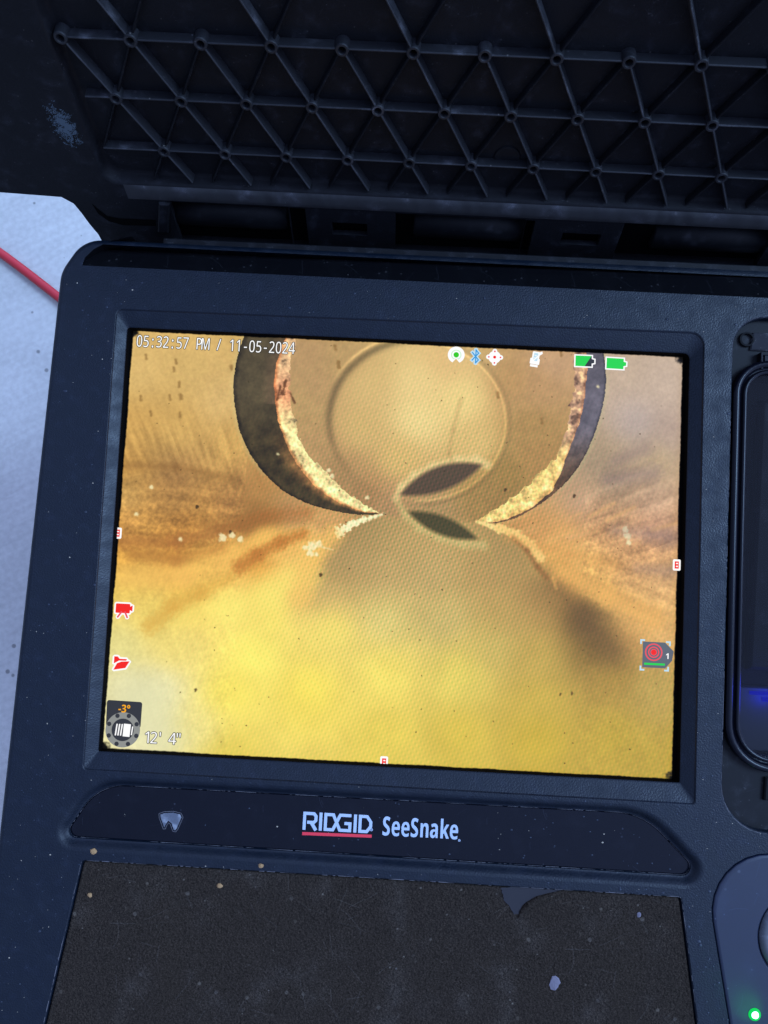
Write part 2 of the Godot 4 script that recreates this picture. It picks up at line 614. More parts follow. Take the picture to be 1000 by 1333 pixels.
func build_body(monitor: Node3D):
	var st := st_new()
	# the shell's sides, its rounded rim and the top
	var rings := [[10.0, -248.0, 1], [2.0, -60.0, 1], [0.0, -20.0, 1], [0.0, 5.0, 1], [0.35, 6.4, 2], [1.0, 7.4, 2], [1.9, 7.9, 2], [2.8, 8.0, 2]]
	for i in rings.size() - 1:
		var a := case_ring(rings[i][0])
		var b := case_ring(rings[i + 1][0])
		st.set_smooth_group(rings[i + 1][2])
		for k in a.size():
			var l := (k + 1) % a.size()
			quad(st, v3(a[k], capped(a[k], rings[i][1])), v3(a[l], capped(a[l], rings[i][1])), v3(b[l], capped(b[l], rings[i + 1][1])), v3(b[k], capped(b[k], rings[i + 1][1])))
	var holes := [rounded(bezel_outer(), [3.0, 6.0, 1.6, 2.0]), dish_ring(4.6, 4.5), rounded(pad_outline(), 1.4), rounded(bay_outline(), BAY_R), rounded(keypad_outline(), KEYPAD_R), back_recess()]
	flat(st, case_ring(2.8), holes, PANEL)
	# soft dish round the badge
	loft(st, [[holes[1], 8.0, 3], [dish_ring(3.7, 3.7), 7.9, 3], [dish_ring(2.9, 2.9), 7.45, 3], [dish_ring(2.0, 2.0), 6.5, 3], [dish_ring(1.2, 1.2), 5.6, 3], [dish_ring(0.7, 0.7), 5.2, 3], [dish_ring(0.35, 0.35), 5.1, 3], [dish_ring(0.2, 0.2), 3.6, 4], [dish_ring(-0.6, -0.4), 3.5, 4]])
	# recess of the pad
	var p := pad_outline()
	loft(st, [[holes[2], 8.0, 5], [rounded(inset(p, 0.3), 1.4), 7.8, 5], [rounded(inset(p, 0.5), 1.4), 7.3, 5], [rounded(inset(p, 0.55), 1.4), 5.2, 6], [rounded(inset(p, 2.2), 1.0), 5.1, 7]])
	# recess of the bay
	var b0 := bay_outline()
	loft(st, [[holes[3], 8.0, 8], [rounded(inset(b0, 0.3), BAY_R), 7.85, 8], [rounded(inset(b0, 0.6), BAY_R), 7.3, 8], [rounded(inset(b0, 0.8), BAY_R), 4.4, 9]])
	# groove round the keypad
	var kp := keypad_outline()
	loft(st, [[holes[4], 8.0, 10], [rounded(inset(kp, 0.15), KEYPAD_R), 7.85, 10], [rounded(inset(kp, 0.2), KEYPAD_R), 6.6, 11], [rounded(inset(kp, 1.2), KEYPAD_R), 6.5, 12]])
	put("case_body", st, M.panel_plastic, monitor)

	# the sunken strip along the back edge, running down to the hinges
	st = st_new()
	for piece in Geometry2D.intersect_polygons(back_recess(), case_ring(2.8)):
		st.set_smooth_group(-1)
		var t := Geometry2D.triangulate_polygon(piece)
		for i in range(0, t.size(), 3):
			var q := [piece[t[i]], piece[t[i + 1]], piece[t[i + 2]]]
			if (q[1] - q[0]).cross(q[2] - q[0]) < 0.0:
				q = [q[0], q[2], q[1]]
			for e in q:
				st.add_vertex(v3(e, slope_height(e.y) - 0.02))
	var rec := back_recess()
	for i in 5:
		quad(st, v3(rec[i], 8.0), v3(rec[i], slope_height(rec[i].y) - 0.02), v3(rec[i + 1], slope_height(rec[i + 1].y) - 0.02), v3(rec[i + 1], 8.0))
	put("back_strip", st, M.gloss_strip, monitor)

	# the chamfered frame round the screen
	st = st_new()
	var bo := bezel_outer()
	var bi := bezel_inner()
	var fr := []
	for s in [[0.0, 8.0, 1], [0.02, 7.95, 1], [0.06, 7.7, 1], [0.10, 7.3, 1], [0.94, 4.62, 2], [0.97, 4.5, 3], [1.0, 4.3, 3]]:
		var c := PackedVector2Array()
		for i in 4:
			c.append(bo[i].lerp(bi[i], s[0]))
		fr.append([rounded(c, [lerpf(3.0, 1.2, s[0]), lerpf(6.0, 2.5, s[0]), lerpf(1.6, 0.5, s[0]), lerpf(2.0, 0.6, s[0])]), s[1], s[2]])
	loft(st, fr)
	put("screen_bezel", st, M.panel_plastic, monitor)
	st = st_new()
	loft(st, [[rounded(bi, [1.2, 2.5, 0.5, 0.6]), 4.3, 1], [rounded(inset(bi, 0.1), [1.2, 2.5, 0.5, 0.6]), 4.0, 1], [rounded(inset(bi, 0.15), [1.2, 2.5, 0.5, 0.6]), -0.6, 2]])
	poly(st, rounded(inset(bi, -0.4), 1.0), -0.5)
	put("screen_surround", st, M.black_gap, monitor)


func capped(p: Vector2, h: float) -> float:           # the rim is lower along the back, behind the sunken strip
	if p.y > -122.0:
		return h
	return minf(h, lerpf(8.0, 1.5, smoothstep(-136.0, -128.0, p.x) * (1.0 - smoothstep(246.0, 252.0, p.x))))


# ------------------------------------------------------------------ the badge strip

func build_badge(monitor: Node3D):
	var st := st_new()
	var c := badge_outline()
	loft(st, [[rounded(c, BADGE_R, 12), 3.4, 1], [rounded(inset(c, 0.05), BADGE_R, 12), 4.3, 1], [rounded(inset(c, 0.35), BADGE_R, 12), 4.5, 2]])
	poly(st, rounded(inset(c, 0.35), BADGE_R, 12), 4.5)
	var plate := put("badge_strip", st, M.gloss_plastic, monitor)
	seam_dust(rounded(inset(c, -0.02), BADGE_R, 12), 4.62, 0.22, 0.15, plate)

	# maker's name: straight strokes with cut corners, its second and third letters crossing
	var base := Vector2(-33.86, 120.27)
	var cap := Vector2(-33.86, 120.27).y - Vector2(-33.96, 112.79).y
	var right := Vector2(-4.54, 119.96)
	var wide := right.x - base.x
	var u := wide / 100.0
	var t := cap * 0.17
	var polys := []
	var y0 := t * 0.5
	var y1 := cap - t * 0.5
	var mid := cap * 0.47
	# R
	polys.append_array(stroke(pts(base, [2, 0, 2, cap], u, t), t))
	polys.append_array(stroke(pts(base, [2, y1, 15.5, y1, 18.5, y1 - cap * 0.13, 18.5, mid + cap * 0.08, 15.5, mid - cap * 0.04, 6, mid - cap * 0.04], u, t), t))
	polys.append_array(stroke(pts(base, [11.5, mid - cap * 0.02, 19.2, 0.0], u, t), t * 1.1))
	# I
	polys.append_array(stroke(pts(base, [25.5, 0, 25.5, cap], u, t), t))
	# D and G, joined in a cross
	polys.append_array(stroke(pts(base, [32.5, y1, 43.5, y1, 53.5, y0, 68.0, y0, 68.0, mid, 60, mid], u, t), t))
	polys.append_array(stroke(pts(base, [32.5, 0, 32.5, cap], u, t), t))
	polys.append_array(stroke(pts(base, [32.5, y0, 43.5, y0, 53.5, y1, 69.5, y1], u, t), t))
	polys.append_array(stroke(pts(base, [82.5, 0, 82.5, cap], u, t), t))
	# I
	polys.append_array(stroke(pts(base, [75.5, 0, 75.5, cap], u, t), t))
	# D
	polys.append_array(stroke(pts(base, [82.5, y1, 92.5, y1, 98, cap * 0.62, 98, cap * 0.38, 92.5, y0, 82.5, y0], u, t), t))
	var mesh := ArrayMesh.new()
	layer(mesh, polys, 4.53, M.print_white)
	mesh_part("name_lettering", mesh, plate)
	mesh = ArrayMesh.new()
	layer(mesh, [PackedVector2Array([Vector2(-33.96, 121.23), Vector2(-4.5, 120.75), Vector2(-4.44, 122.01), Vector2(-33.89, 122.5)])], 4.53, M.print_red)
	mesh_part("red_underline", mesh, plate)
	for e in [[Vector2(-4.77, 118.7), 0.62], [Vector2(32.57, 121.12), 0.5]]:
		mesh = ArrayMesh.new()
		layer(mesh, ring_polys(e[0], e[1] * 0.6, e[1]) + [circle(e[0], e[1] * 0.3, 8)], 4.53, M.print_white)
		mesh_part("trade_mark", mesh, plate)
	st = st_new()
	var at := Vector2(-0.27, 120.68)
	var to := Vector2(32.22, 120.51)
	var capm := at.y - Vector2(-0.34, 113.05).y
	var tmp := st_new()
	var natural := letters(tmp, "SeeSnake", sans_bold, capm, at, 4.53)
	letters(st, "SeeSnake", sans_bold, capm, at, 4.53, 0.0, (to.x - at.x) / (natural - at.x))
	put("model_lettering", st, M.print_white, plate)
	# worn transparent sticker with two prongs, left of the name
	mesh = ArrayMesh.new()
	var rim := PackedVector2Array([Vector2(-95.24, 116.89), Vector2(-93.01, 115.97), Vector2(-89.1, 115.6), Vector2(-85.78, 116.22), Vector2(-84.84, 117.92), Vector2(-85.81, 120.53), Vector2(-86.64, 122.8), Vector2(-87.53, 124.12), Vector2(-88.85, 123.88), Vector2(-90.03, 121.07), Vector2(-90.89, 120.48), Vector2(-91.62, 121.8), Vector2(-92.02, 123.09), Vector2(-93, 123.15), Vector2(-93.78, 121.28), Vector2(-94.94, 118.79)])
	var core := inset(rim, 0.62)
	layer(mesh, [core], 4.55, M.worn_print)
	var edge := []
	for i in rim.size():
		edge.append_array(stroke(PackedVector2Array([rim[i], rim[(i + 1) % rim.size()]]), 0.16))
	layer(mesh, edge, 4.56, M.edge_dust)
	mesh_part("worn_sticker", mesh, plate)


# dust caught along an edge, thinner here and there
func seam_dust(a: PackedVector2Array, h: float, most: float, gaps: float, parent: Node3D):
	var line := PackedVector2Array()
	for i in a.size():
		var e := a[(i + 1) % a.size()]
		var n := maxi(1, int(a[i].distance_to(e) / 1.1))
		for k in n:
			line.append(a[i].lerp(e, float(k) / n))
	var st := st_new()
	st.set_smooth_group(-1)
	var thin := FastNoiseLite.new()
	thin.seed = 81
	thin.frequency = 0.06
	thin.fractal_octaves = 3
	var w0 := 0.0
	for i in line.size():
		var j := (i + 1) % line.size()
		var w1 := most * clampf(0.55 + thin.get_noise_1d(j) * 1.3, 0.0, 1.0) * rng.randf_range(0.5, 1.0)
		if rng.randf() > gaps and w0 + w1 > 0.04:
			var nrm := (line[j] - line[i]).normalized().orthogonal()
			quad(st, v3(line[i] + nrm * w0, h), v3(line[j] + nrm * w1, h), v3(line[j], h), v3(line[i], h))
		w0 = w1
	put("seam_dust", st, M.edge_dust, parent)


func pts(base: Vector2, a: Array, u: float, t: float) -> PackedVector2Array:    # pairs: hundredths of the width, then height above the base line
	var out := PackedVector2Array()
	for i in range(0, a.size(), 2):
		out.append(base + Vector2(a[i] * u, -a[i + 1]))
	return out


func ring_polys(c: Vector2, r0: float, r1: float, from := 0.0, to := TAU, n := 20) -> Array:
	var out := []
	for i in n:
		var a := from + (to - from) * i / n
		var b := from + (to - from) * (i + 1) / n
		out.append(PackedVector2Array([c + Vector2.from_angle(a) * r1, c + Vector2.from_angle(b) * r1, c + Vector2.from_angle(b) * r0, c + Vector2.from_angle(a) * r0]))
	return out


func layer(mesh: ArrayMesh, polys: Array, h: float, m: Material):
	var st := st_new()
	var k := 0
	for p in polys:
		poly(st, p, h + 0.0011 * (k % 7))
		k += 1
	st.generate_normals()
	st.commit(mesh)
	mesh.surface_set_material(mesh.get_surface_count() - 1, m)


func mesh_part(called: String, mesh: Mesh, parent: Node3D) -> MeshInstance3D:
	var o := MeshInstance3D.new()
	o.name = numbered(called, parent)
	o.mesh = mesh
	parent.add_child(o, true)
	return o


# ------------------------------------------------------------------ the felt pad

func build_pad(monitor: Node3D):
	var c := inset(pad_outline(), 0.95)
	var st := st_new()
	loft(st, [[rounded(c, 1.6), 5.0, 1], [rounded(inset(c, 0.05), 1.6), 6.5, 1], [rounded(inset(c, 0.3), 1.6), 6.85, 1], [rounded(inset(c, 0.9), 1.6), 7.0, 1], [rounded(inset(c, 1.5), 1.6), 6.75, 1], [rounded(inset(c, 2.2), 1.6), 6.8, 1]])
	# the middle, slightly uneven
	var inner := inset(c, 2.2)
	var n := FastNoiseLite.new()
	n.seed = 31
	n.frequency = 0.035
	n.fractal_octaves = 3
	st.set_smooth_group(2)
	var nx := 90
	var nz := 44
	for i in nx:
		for j in nz:
			var q := []
			for e in [[0, 0], [1, 0], [1, 1], [0, 1]]:
				var s := float(i + e[0]) / nx
				var t := float(j + e[1]) / nz
				var p := inner[0].lerp(inner[1], s).lerp(inner[3].lerp(inner[2], s), t)
				var edge := minf(minf(s, 1.0 - s) * nx, minf(t, 1.0 - t) * nz)
				q.append(v3(p, 6.8 + n.get_noise_2d(p.x, p.y) * 0.35 * clampf(edge / 3.0, 0.0, 1.0)))
			quad(st, q[0], q[1], q[2], q[3])
	var pad := put("felt_pad", st, M.felt, monitor)
	pad.set_meta("label", "black felt pad torn at its top edge")
	# the tear: grey backing laid bare and a curled lip of felt beside it
	var bare := PackedVector2Array([Vector2(50.46, 138.69), Vector2(55.54, 137.63), Vector2(65.8, 137.85), Vector2(75.75, 138.4), Vector2(71, 139.75), Vector2(65.92, 140.96), Vector2(62.8, 143), Vector2(59.36, 145.05), Vector2(58.54, 148.51), Vector2(56, 148.96), Vector2(54.6, 145.93), Vector2(51.93, 143.28), Vector2(51.17, 140.52)])
	st = st_new()
	var rough := PackedVector2Array()
	for i in bare.size():
		for k in 4:
			rough.append(bare[i].lerp(bare[(i + 1) % bare.size()], k / 4.0) + Vector2(rng.randf_range(-0.35, 0.35), rng.randf_range(-0.35, 0.35)))
	poly(st, rough, 7.12)
	put("torn_backing", st, M.felt_back, pad)
	st = st_new()
	st.set_smooth_group(1)
	var lip := PackedVector2Array([Vector2(76.07, 138.54), Vector2(70.71, 140.7), Vector2(65.98, 142.51), Vector2(62.23, 144.89), Vector2(59.47, 147.84), Vector2(58, 151.03)])
	for i in lip.size() - 1:
		var d := (lip[i + 1] - lip[i]).orthogonal().normalized() * -1.0
		for k in 5:
			var a0 := PI * k / 5.0
			var a1 := PI * (k + 1) / 5.0
			var w := 1.6 * sin(PI * (i + 0.6) / lip.size())
			var w2 := 1.6 * sin(PI * (i + 1.6) / lip.size()) if i < lip.size() - 2 else 0.05
			quad(st, v3(lip[i] - d * cos(a0) * w, 7.0 + sin(a0) * w), v3(lip[i + 1] - d * cos(a0) * w2, 7.0 + sin(a0) * w2), v3(lip[i + 1] - d * cos(a1) * w2, 7.0 + sin(a1) * w2), v3(lip[i] - d * cos(a1) * w, 7.0 + sin(a1) * w))
	put("curled_lip", st, M.felt, pad)
	seam_dust(rounded(inset(pad_outline(), 0.28), 1.4), 8.02, 0.26, 0.3, monitor)
	seam_dust(rounded(inset(bay_outline(), 0.25), BAY_R), 8.02, 0.2, 0.3, monitor)


# ------------------------------------------------------------------ the bay at the right with its smoked cover

func build_bay(monitor: Node3D):
	var b0 := bay_outline()
	var cover := PackedVector2Array([Vector2(142.38, -90.13), Vector2(212.18, -90.15), Vector2(211.9, 84.74), Vector2(141.93, 85.63)])
	var cr := [15.0, 15.0, 18.0, 20.0]
	var st := st_new()
	flat(st, rounded(inset(b0, 0.8), BAY_R), [rounded(cover, cr)], 4.4)
	put("bay_floor", st, M.hinge_plastic, monitor)
	# two-stepped frame of the cover
	st = st_new()
	var prof := [[0.0, 2.0, 1], [0.0, 7.6, 1], [0.5, 8.5, 2], [1.3, 8.8, 2], [2.3, 8.6, 2], [2.9, 7.9, 2], [3.1, 7.2, 3], [4.0, 7.1, 3], [4.2, 8.0, 4], [4.7, 8.4, 4], [5.3, 8.4, 4], [5.9, 7.9, 4], [6.2, 6.0, 5], [6.2, -8.0, 5]]
	var rr := []
	for s in prof:
		rr.append([rounded(inset(cover, s[0]), [maxf(cr[0] - s[0], 2), maxf(cr[1] - s[0], 2), maxf(cr[2] - s[0], 2), maxf(cr[3] - s[0], 2)], 10), s[1], s[2]])
	loft(st, rr)
	var door := put("bay_cover", st, M.gloss_plastic, monitor)
	st = st_new()
	poly(st, rounded(inset(cover, 6.15), [9.0, 9.0, 12.0, 14.0], 10), 6.4)
	put("smoked_window", st, M.smoked_pane, door)
	# what shows dimly behind it: a battery block and a small blue indicator
	st = st_new()
	poly(st, rounded(inset(cover, 6.0), 9.0), -7.5)
	put("bay_bottom", st, M.black_rubber, door)
	st = st_new()
	var block := PackedVector2Array([Vector2(159.27, -75.27), Vector2(206.23, -74.81), Vector2(206.73, 44.2), Vector2(155.86, 44.22)])
	slab(st, block, -7.0, -2.0, 1.5)
	put("battery_block", st, M.hinge_plastic, door)
	st = st_new()
	slab(st, PackedVector2Array([Vector2(147.79, 50.81), Vector2(181.52, 50.66), Vector2(181.28, 78.8), Vector2(147.72, 78.33)]), -7.0, 1.0, 0.8)
	put("indicator_board", st, M.smooth_plastic, door)
	var mesh := ArrayMesh.new()
	layer(mesh, [PackedVector2Array([Vector2(154.71, 52.72), Vector2(171.74, 52.8), Vector2(171.77, 54.42), Vector2(154.74, 54.34)]), PackedVector2Array([Vector2(160, 55.04), Vector2(168.51, 55.24), Vector2(168.22, 57.53), Vector2(160.36, 56.97)])], 1.2, M.led_blue)
	mesh_part("blue_led_display", mesh, door)
	var l := OmniLight3D.new()
	l.name = "blue_led_light"
	l.light_color = Color(0.08, 0.15, 1.0)
	l.light_energy = 0.0022
	l.light_size = 0.004
	l.omni_range = 1.0
	l.omni_attenuation = 2.0
	l.shadow_enabled = true
	l.position = v3(Vector2(161.96, 54.94), 3.5) + Vector3(0, LIFT, 0)
	add_child(l)
	# the latch above the cover: a screw well, a bar of foam and a rib
	st = st_new()
	var well := Vector2(148.76, -99.89)
	loft(st, [[circle(well, 3.4), 4.45, 1], [circle(well, 3.2), 5.6, 1], [circle(well, 2.5), 5.7, 2], [circle(well, 2.3), 2.0, 3], [circle(well, 0.9), 1.8, 4], [circle(well, 0.85), 3.4, 5]])
	poly(st, circle(well, 0.85), 3.4)
	put("screw_well", st, M.black_rubber, monitor)
	st = st_new()
	slab(st, PackedVector2Array([Vector2(151.38, -103.11), Vector2(188.27, -103.18), Vector2(188.37, -95.31), Vector2(150.2, -95.16)]), 4.3, 5.6, 0.5)
	put("foam_bar", st, M.foam, monitor)
	st = st_new()
	slab(st, PackedVector2Array([Vector2(153.78, -93.69), Vector2(154.78, -93.74), Vector2(154.92, -86.24), Vector2(153.92, -86.19)]), 4.3, 8.0, 0.2)
	slab(st, PackedVector2Array([Vector2(155.79, -93.1), Vector2(161.8, -93.05), Vector2(161.87, -89.31), Vector2(155.86, -89.35)]), 4.3, 6.6, 0.4)
	put("latch", st, M.gloss_plastic, monitor)
	# catch below the cover
	st = st_new()
	slab(st, PackedVector2Array([Vector2(160.14, 87.78), Vector2(180.42, 87.65), Vector2(180.56, 97.14), Vector2(159.67, 97.32)]), 4.3, 6.2, 0.5)
	put("catch", st, M.black_rubber, monitor)


# ------------------------------------------------------------------ the keypad

func build_keypad(monitor: Node3D):
	var c := inset(keypad_outline(), 0.45)
	var hub := Vector2(175.84, 151.8)
	var rad := hub.x - Vector2(156.57, 152.25).x
	var st := st_new()
	loft(st, [[rounded(c, KEYPAD_R), 6.4, 1], [rounded(inset(c, 0.05), KEYPAD_R), 7.9, 1], [rounded(inset(c, 0.4), KEYPAD_R), 8.2, 1], [rounded(inset(c, 1.2), KEYPAD_R), 8.3, 1]])
	flat(st, rounded(inset(c, 1.2), KEYPAD_R), [circle(hub, rad, 48)], 8.3)
	loft(st, [[circle(hub, rad, 48), 8.3, 2], [circle(hub, rad - 0.5, 48), 8.0, 2], [circle(hub, rad - 0.8, 48), 6.2, 2], [circle(hub, rad - 1.6, 48), 6.1, 3]])
	var pad := put("keypad", st, M.smooth_plastic, monitor)
	st = st_new()
	loft(st, [[circle(hub, rad - 1.2, 48), 5.0, 1], [circle(hub, rad - 1.3, 48), 7.4, 1], [circle(hub, rad - 2.0, 48), 8.2, 2], [circle(hub, rad - 3.2, 48), 8.6, 2], [circle(hub, rad - 4.6, 48), 8.4, 2], [circle(hub, rad - 6.5, 48), 7.4, 2]])
	poly(st, circle(hub, rad - 6.5, 48), 7.4)
	put("round_dial", st, M.knob_speckle, pad)
	# the lit green lamp
	var lamp := Vector2(156.22, 182.82)
	st = st_new()
	loft(st, [[circle(lamp, 2.6, 20), 8.2, 1], [circle(lamp, 2.4, 20), 8.7, 1], [circle(lamp, 1.5, 20), 8.9, 1]])
	put("led_lens", st, M.led_rim, pad)
	st = st_new()
	loft(st, [[circle(lamp, 1.5, 16), 8.7, 1], [circle(lamp, 1.3, 16), 9.2, 1], [circle(lamp, 0.9, 16), 9.5, 1], [circle(lamp, 0.4, 16), 9.6, 1]])
	poly(st, circle(lamp, 0.4, 16), 9.6)
	put("green_led", st, M.led_green, pad)
	var l := OmniLight3D.new()
	l.name = "green_led_light"
	l.light_color = Color(0.1, 1.0, 0.45)
	l.light_energy = 0.0002
	l.light_size = 0.0015
	l.omni_range = 1.0
	l.omni_attenuation = 2.0
	l.shadow_enabled = true
	l.position = v3(lamp, 10.6) + Vector3(0, LIFT, 0)
	add_child(l)


# ------------------------------------------------------------------ hinges and lid

func lid_basis() -> Basis:      # x along the lid, y out of its inner face, z down towards the hinge
	return Basis(Vector3(0.999870, 0.013121, 0.009350), Vector3(-0.013480, 0.363409, 0.931532), Vector3(0.008825, -0.931537, 0.363539))


func lid_at() -> Vector3:
	return Vector3(-0.132776, 0.070 + LIFT, -0.179348)


func build_hinges(monitor: Node3D):
	# the shelf behind the panel that carries the hinge barrels
	var st := st_new()
	slab(st, rect(-112, -135.2, 244, -131.5), -30.0, 1.3, 0.6)
	put("hinge_shelf", st, M.hinge_plastic, monitor)
	var b := lid_basis()
	var o := lid_at()
	for s in [[Vector2(19.48, 84.82).x, Vector2(74.06, 84.57).x], [Vector2(132.34, 82.65).x, Vector2(183.54, 82.09).x], [Vector2(242.63, 81.91).x, Vector2(296.09, 81.13).x], [330.0, 384.0]]:
		st = st_new()
		var path := PackedVector3Array()
		var r := 0.0078
		for t in [[s[0] + 0.1, 0.0], [s[0], 0.8], [s[0] + 0.8, 1.0], [s[1] - 0.8, 1.0], [s[1], 0.8], [s[1] - 0.1, 0.0]]:
			path.append(Vector3(t[0], t[1], 0.0))
		var ctr := Vector3(0, -9.5, 87.0)
		st.set_smooth_group(1)
		for k in path.size() - 1:
			for a in 20:
				var q := []
				for e in [[0, 0], [1, 0], [1, 1], [0, 1]]:
					var pt := path[k + e[0]]
					var an: float = TAU * (a + e[1]) / 20.0
					q.append(b * (Vector3(pt.x, ctr.y, ctr.z) * 0.001 + Vector3(0, cos(an), sin(an)) * r * pt.y) + o - Vector3(0, LIFT, 0))
				quad(st, q[3], q[2], q[1], q[0])
		put("hinge_barrel", st, M.hinge_plastic, monitor)


func lid_part(called: String, st: SurfaceTool, m: Material, lid: Node3D) -> MeshInstance3D:
	return put(called, st, m, lid)


func build_lid(monitor: Node3D):
	var lid := MeshInstance3D.new()
	# the ribbed field and the smooth border round it
	var top := -230.0
	var field := PackedVector2Array([Vector2(-4.5, top + 14), Vector2(370, top + 14), Vector2(370, 65.8), Vector2(-5.5, 66.2)])
	var outer := PackedVector2Array([Vector2(-75, top), Vector2(425, top), Vector2(425, 74.5), Vector2(-75, 73.5)])
	var edge := PackedVector2Array([Vector2(-75, top), Vector2(425, top), Vector2(425, 74), Vector2(384, 76), Vector2(378, 84), Vector2(372, 97), Vector2(9.3, 101.48), Vector2(-18.09, 102.32), Vector2(-18.52, 96.86), Vector2(-20.49, 90.69), Vector2(-22.06, 83.75), Vector2(-23.71, 78.4), Vector2(-28.09, 74.89), Vector2(-75, 73.2)])
	var st := st_new()
	# plate segments between the hinge barrels, each with its slot
	var cutouts := [rect(Vector2(21.33, 76.06).x, Vector2(49.41, 74.32).y, Vector2(75.55, 74.47).x, 120.0), rect(Vector2(75.57, 74.91).x, Vector2(79.35, 74.67).y, Vector2(83.2, 74.43).x, 120.0), rect(Vector2(124.1, 74.09).x, Vector2(127.57, 74.76).y, Vector2(182.86, 73.93).x, 120.0), rect(Vector2(182.93, 73.92).x, Vector2(184.44, 75.17).y, Vector2(187, 74.11).x, 120.0),
		rect(Vector2(226.48, 73.81).x, Vector2(231.68, 73.03).y, Vector2(293.49, 73.95).x, 120.0), rect(328.0, 78.0, 386.0, 120.0), rect(Vector2(94.86, 82.76).x, Vector2(103.04, 82).y, Vector2(111.17, 82.17).x, Vector2(102.76, 89.32).y), rect(Vector2(200.5, 81.44).x, Vector2(208.14, 81.4).y, Vector2(217.94, 81.68).x, Vector2(209.75, 88.4).y)]
	flat(st, edge, [rounded(field, 6.0)] + cutouts, 0.0)
	# rounded wall down to the field's floor
	loft(st, [[rounded(field, 6.0), 0.0, 1], [rounded(inset(field, 0.6), 6.0), -0.25, 1], [rounded(inset(field, 1.3), 6.0), -1.2, 1], [rounded(inset(field, 2.2), 6.0), -4.0, 1], [rounded(inset(field, 3.0), 6.0), -4.8, 1], [rounded(inset(field, 4.0), 6.0), -5.0, 1]])
	poly(st, rounded(inset(field, 4.0), 6.0), -5.0)
	# the edge's thickness and the outer skin
	band(st, edge, -5.0, inset(edge, 0.0), -0.6, 2)
	band(st, inset(edge, -0.4), -9.0, edge, -5.0, 2)
	band(st, edge, -0.6, inset(edge, 0.0), 0.0, 3)
	for k in cutouts:
		band(st, k, 0.0, k, -3.0, -1)
	poly(st, inset(edge, -0.4), -17.5, true)
	band(st, inset(edge, -0.4), -17.5, inset(edge, -0.4), -9.0, 2)
	st.generate_normals()
	lid.mesh = st.commit()
	lid.mesh.surface_set_material(0, M.lid_plastic)
	lid.name = "lid"
	lid.transform = Transform3D(lid_basis(), lid_at())
	monitor.add_child(lid)
	lid.set_meta("label", "open ribbed lid standing behind the screen")

	# the lattice: rows of round bosses joined by ribs, small triangles near the hinge and large ones above
	var a := 25.876
	var row := 23.954
	var seen := {}
	for j in [0, 1, 2]:
		for i in 15:
			boss(lid, node_at(i, j, a, row))
	var ribs := []
	for j in [0, 1, 2]:
		for i in 14:
			ribs.append([node_at(i, j, a, row), node_at(i + 1, j, a, row), 0])
		for i in 15:
			if j < 2:
				ribs.append([node_at(i, j, a, row), node_at(i, j + 1, a, row), 1])
				if i > 0:
					ribs.append([node_at(i, j, a, row), node_at(i - 1, j + 1, a, row), 2])
			else:
				ribs.append([node_at(i, j, a, row), node_at(i, j, a, row) + Vector2(a * 0.5, row) * 0.74, 1])
				ribs.append([node_at(i, j, a, row), node_at(i, j, a, row) + Vector2(-a * 0.5, row) * 0.74, 2])
	ribs.append([node_at(0, 2, a, row), node_at(0, 2, a, row) + Vector2(-28.0, 0), 0])
	ribs.append([node_at(0, 1, a, row), node_at(0, 1, a, row) + Vector2(-14.5, 0), 0])
	ribs.append([node_at(0, 1, a, row), node_at(0, 1, a, row) + Vector2(-14.0, row * 1.08), 2])
	for jj in [-2, -4, -6, -8]:
		var shift := 0.0 if jj % 4 != 0 else a
		for k in 8:
			var p := Vector2(k * 2.0 * a + shift, jj * row)
			boss(lid, p)
			if k < 7:
				ribs.append([p, p + Vector2(2.0 * a, 0), 0])
			ribs.append([p, p + Vector2(a, 2.0 * row), 1])
			if p.x > 1.0:
				ribs.append([p, p + Vector2(-a, 2.0 * row), 2])
	for r in ribs:
		rib(lid, r[0], r[1], r[2])
	# moulding mark on the floor of the field
	st = st_new()
	var mark := Vector2(169.95, 46.21)
	loft(st, [[circle(mark, 5.6, 28), -4.95, 1], [circle(mark, 5.2, 28), -4.3, 1], [circle(mark, 4.6, 28), -4.2, 2]])
	poly(st, circle(mark, 4.6, 28), -4.2)
	put("moulding_mark", st, M.lid_plastic, lid)
	# curved slot in the hinge corner, its shade painted as a flat patch
	st = st_new()
	var slot := PackedVector2Array([Vector2(-15.18, 77.43), Vector2(-13.15, 80.91), Vector2(-10.13, 84.85), Vector2(-5.04, 85.92), Vector2(12.39, 85.74), Vector2(11.36, 89.58), Vector2(-4.52, 90.13), Vector2(-10.48, 88.15), Vector2(-14.1, 83.71)])
	poly(st, slot, 0.06)
	put("painted_slot", st, M.black_gap, lid)
	st = st_new()
	poly(st, rect(6, 75.5, 390, 101), -6.5)
	put("gap_shade_sheet", st, M.black_gap, lid)  # added black sheet that gives the hinge gaps their shade
	# raised gusset beside it and dusty lip under the ribs
	st = st_new()
	slab(st, PackedVector2Array([Vector2(16.79, 74.57), Vector2(22.02, 74.69), Vector2(16.8, 92.58), Vector2(11.7, 92.43)]), -1.0, 1.6, 0.7)
	put("gusset", st, M.lid_plastic, lid)
	st = st_new()
	st.set_smooth_group(1)
	var uneven := FastNoiseLite.new()
	uneven.seed = 71
	uneven.frequency = 0.09
	uneven.fractal_octaves = 3
	var lip := [[66.0, 0.05], [67.0, 1.1], [68.4, 1.5], [71.5, 1.4], [73.2, 0.9], [73.9, 0.05]]
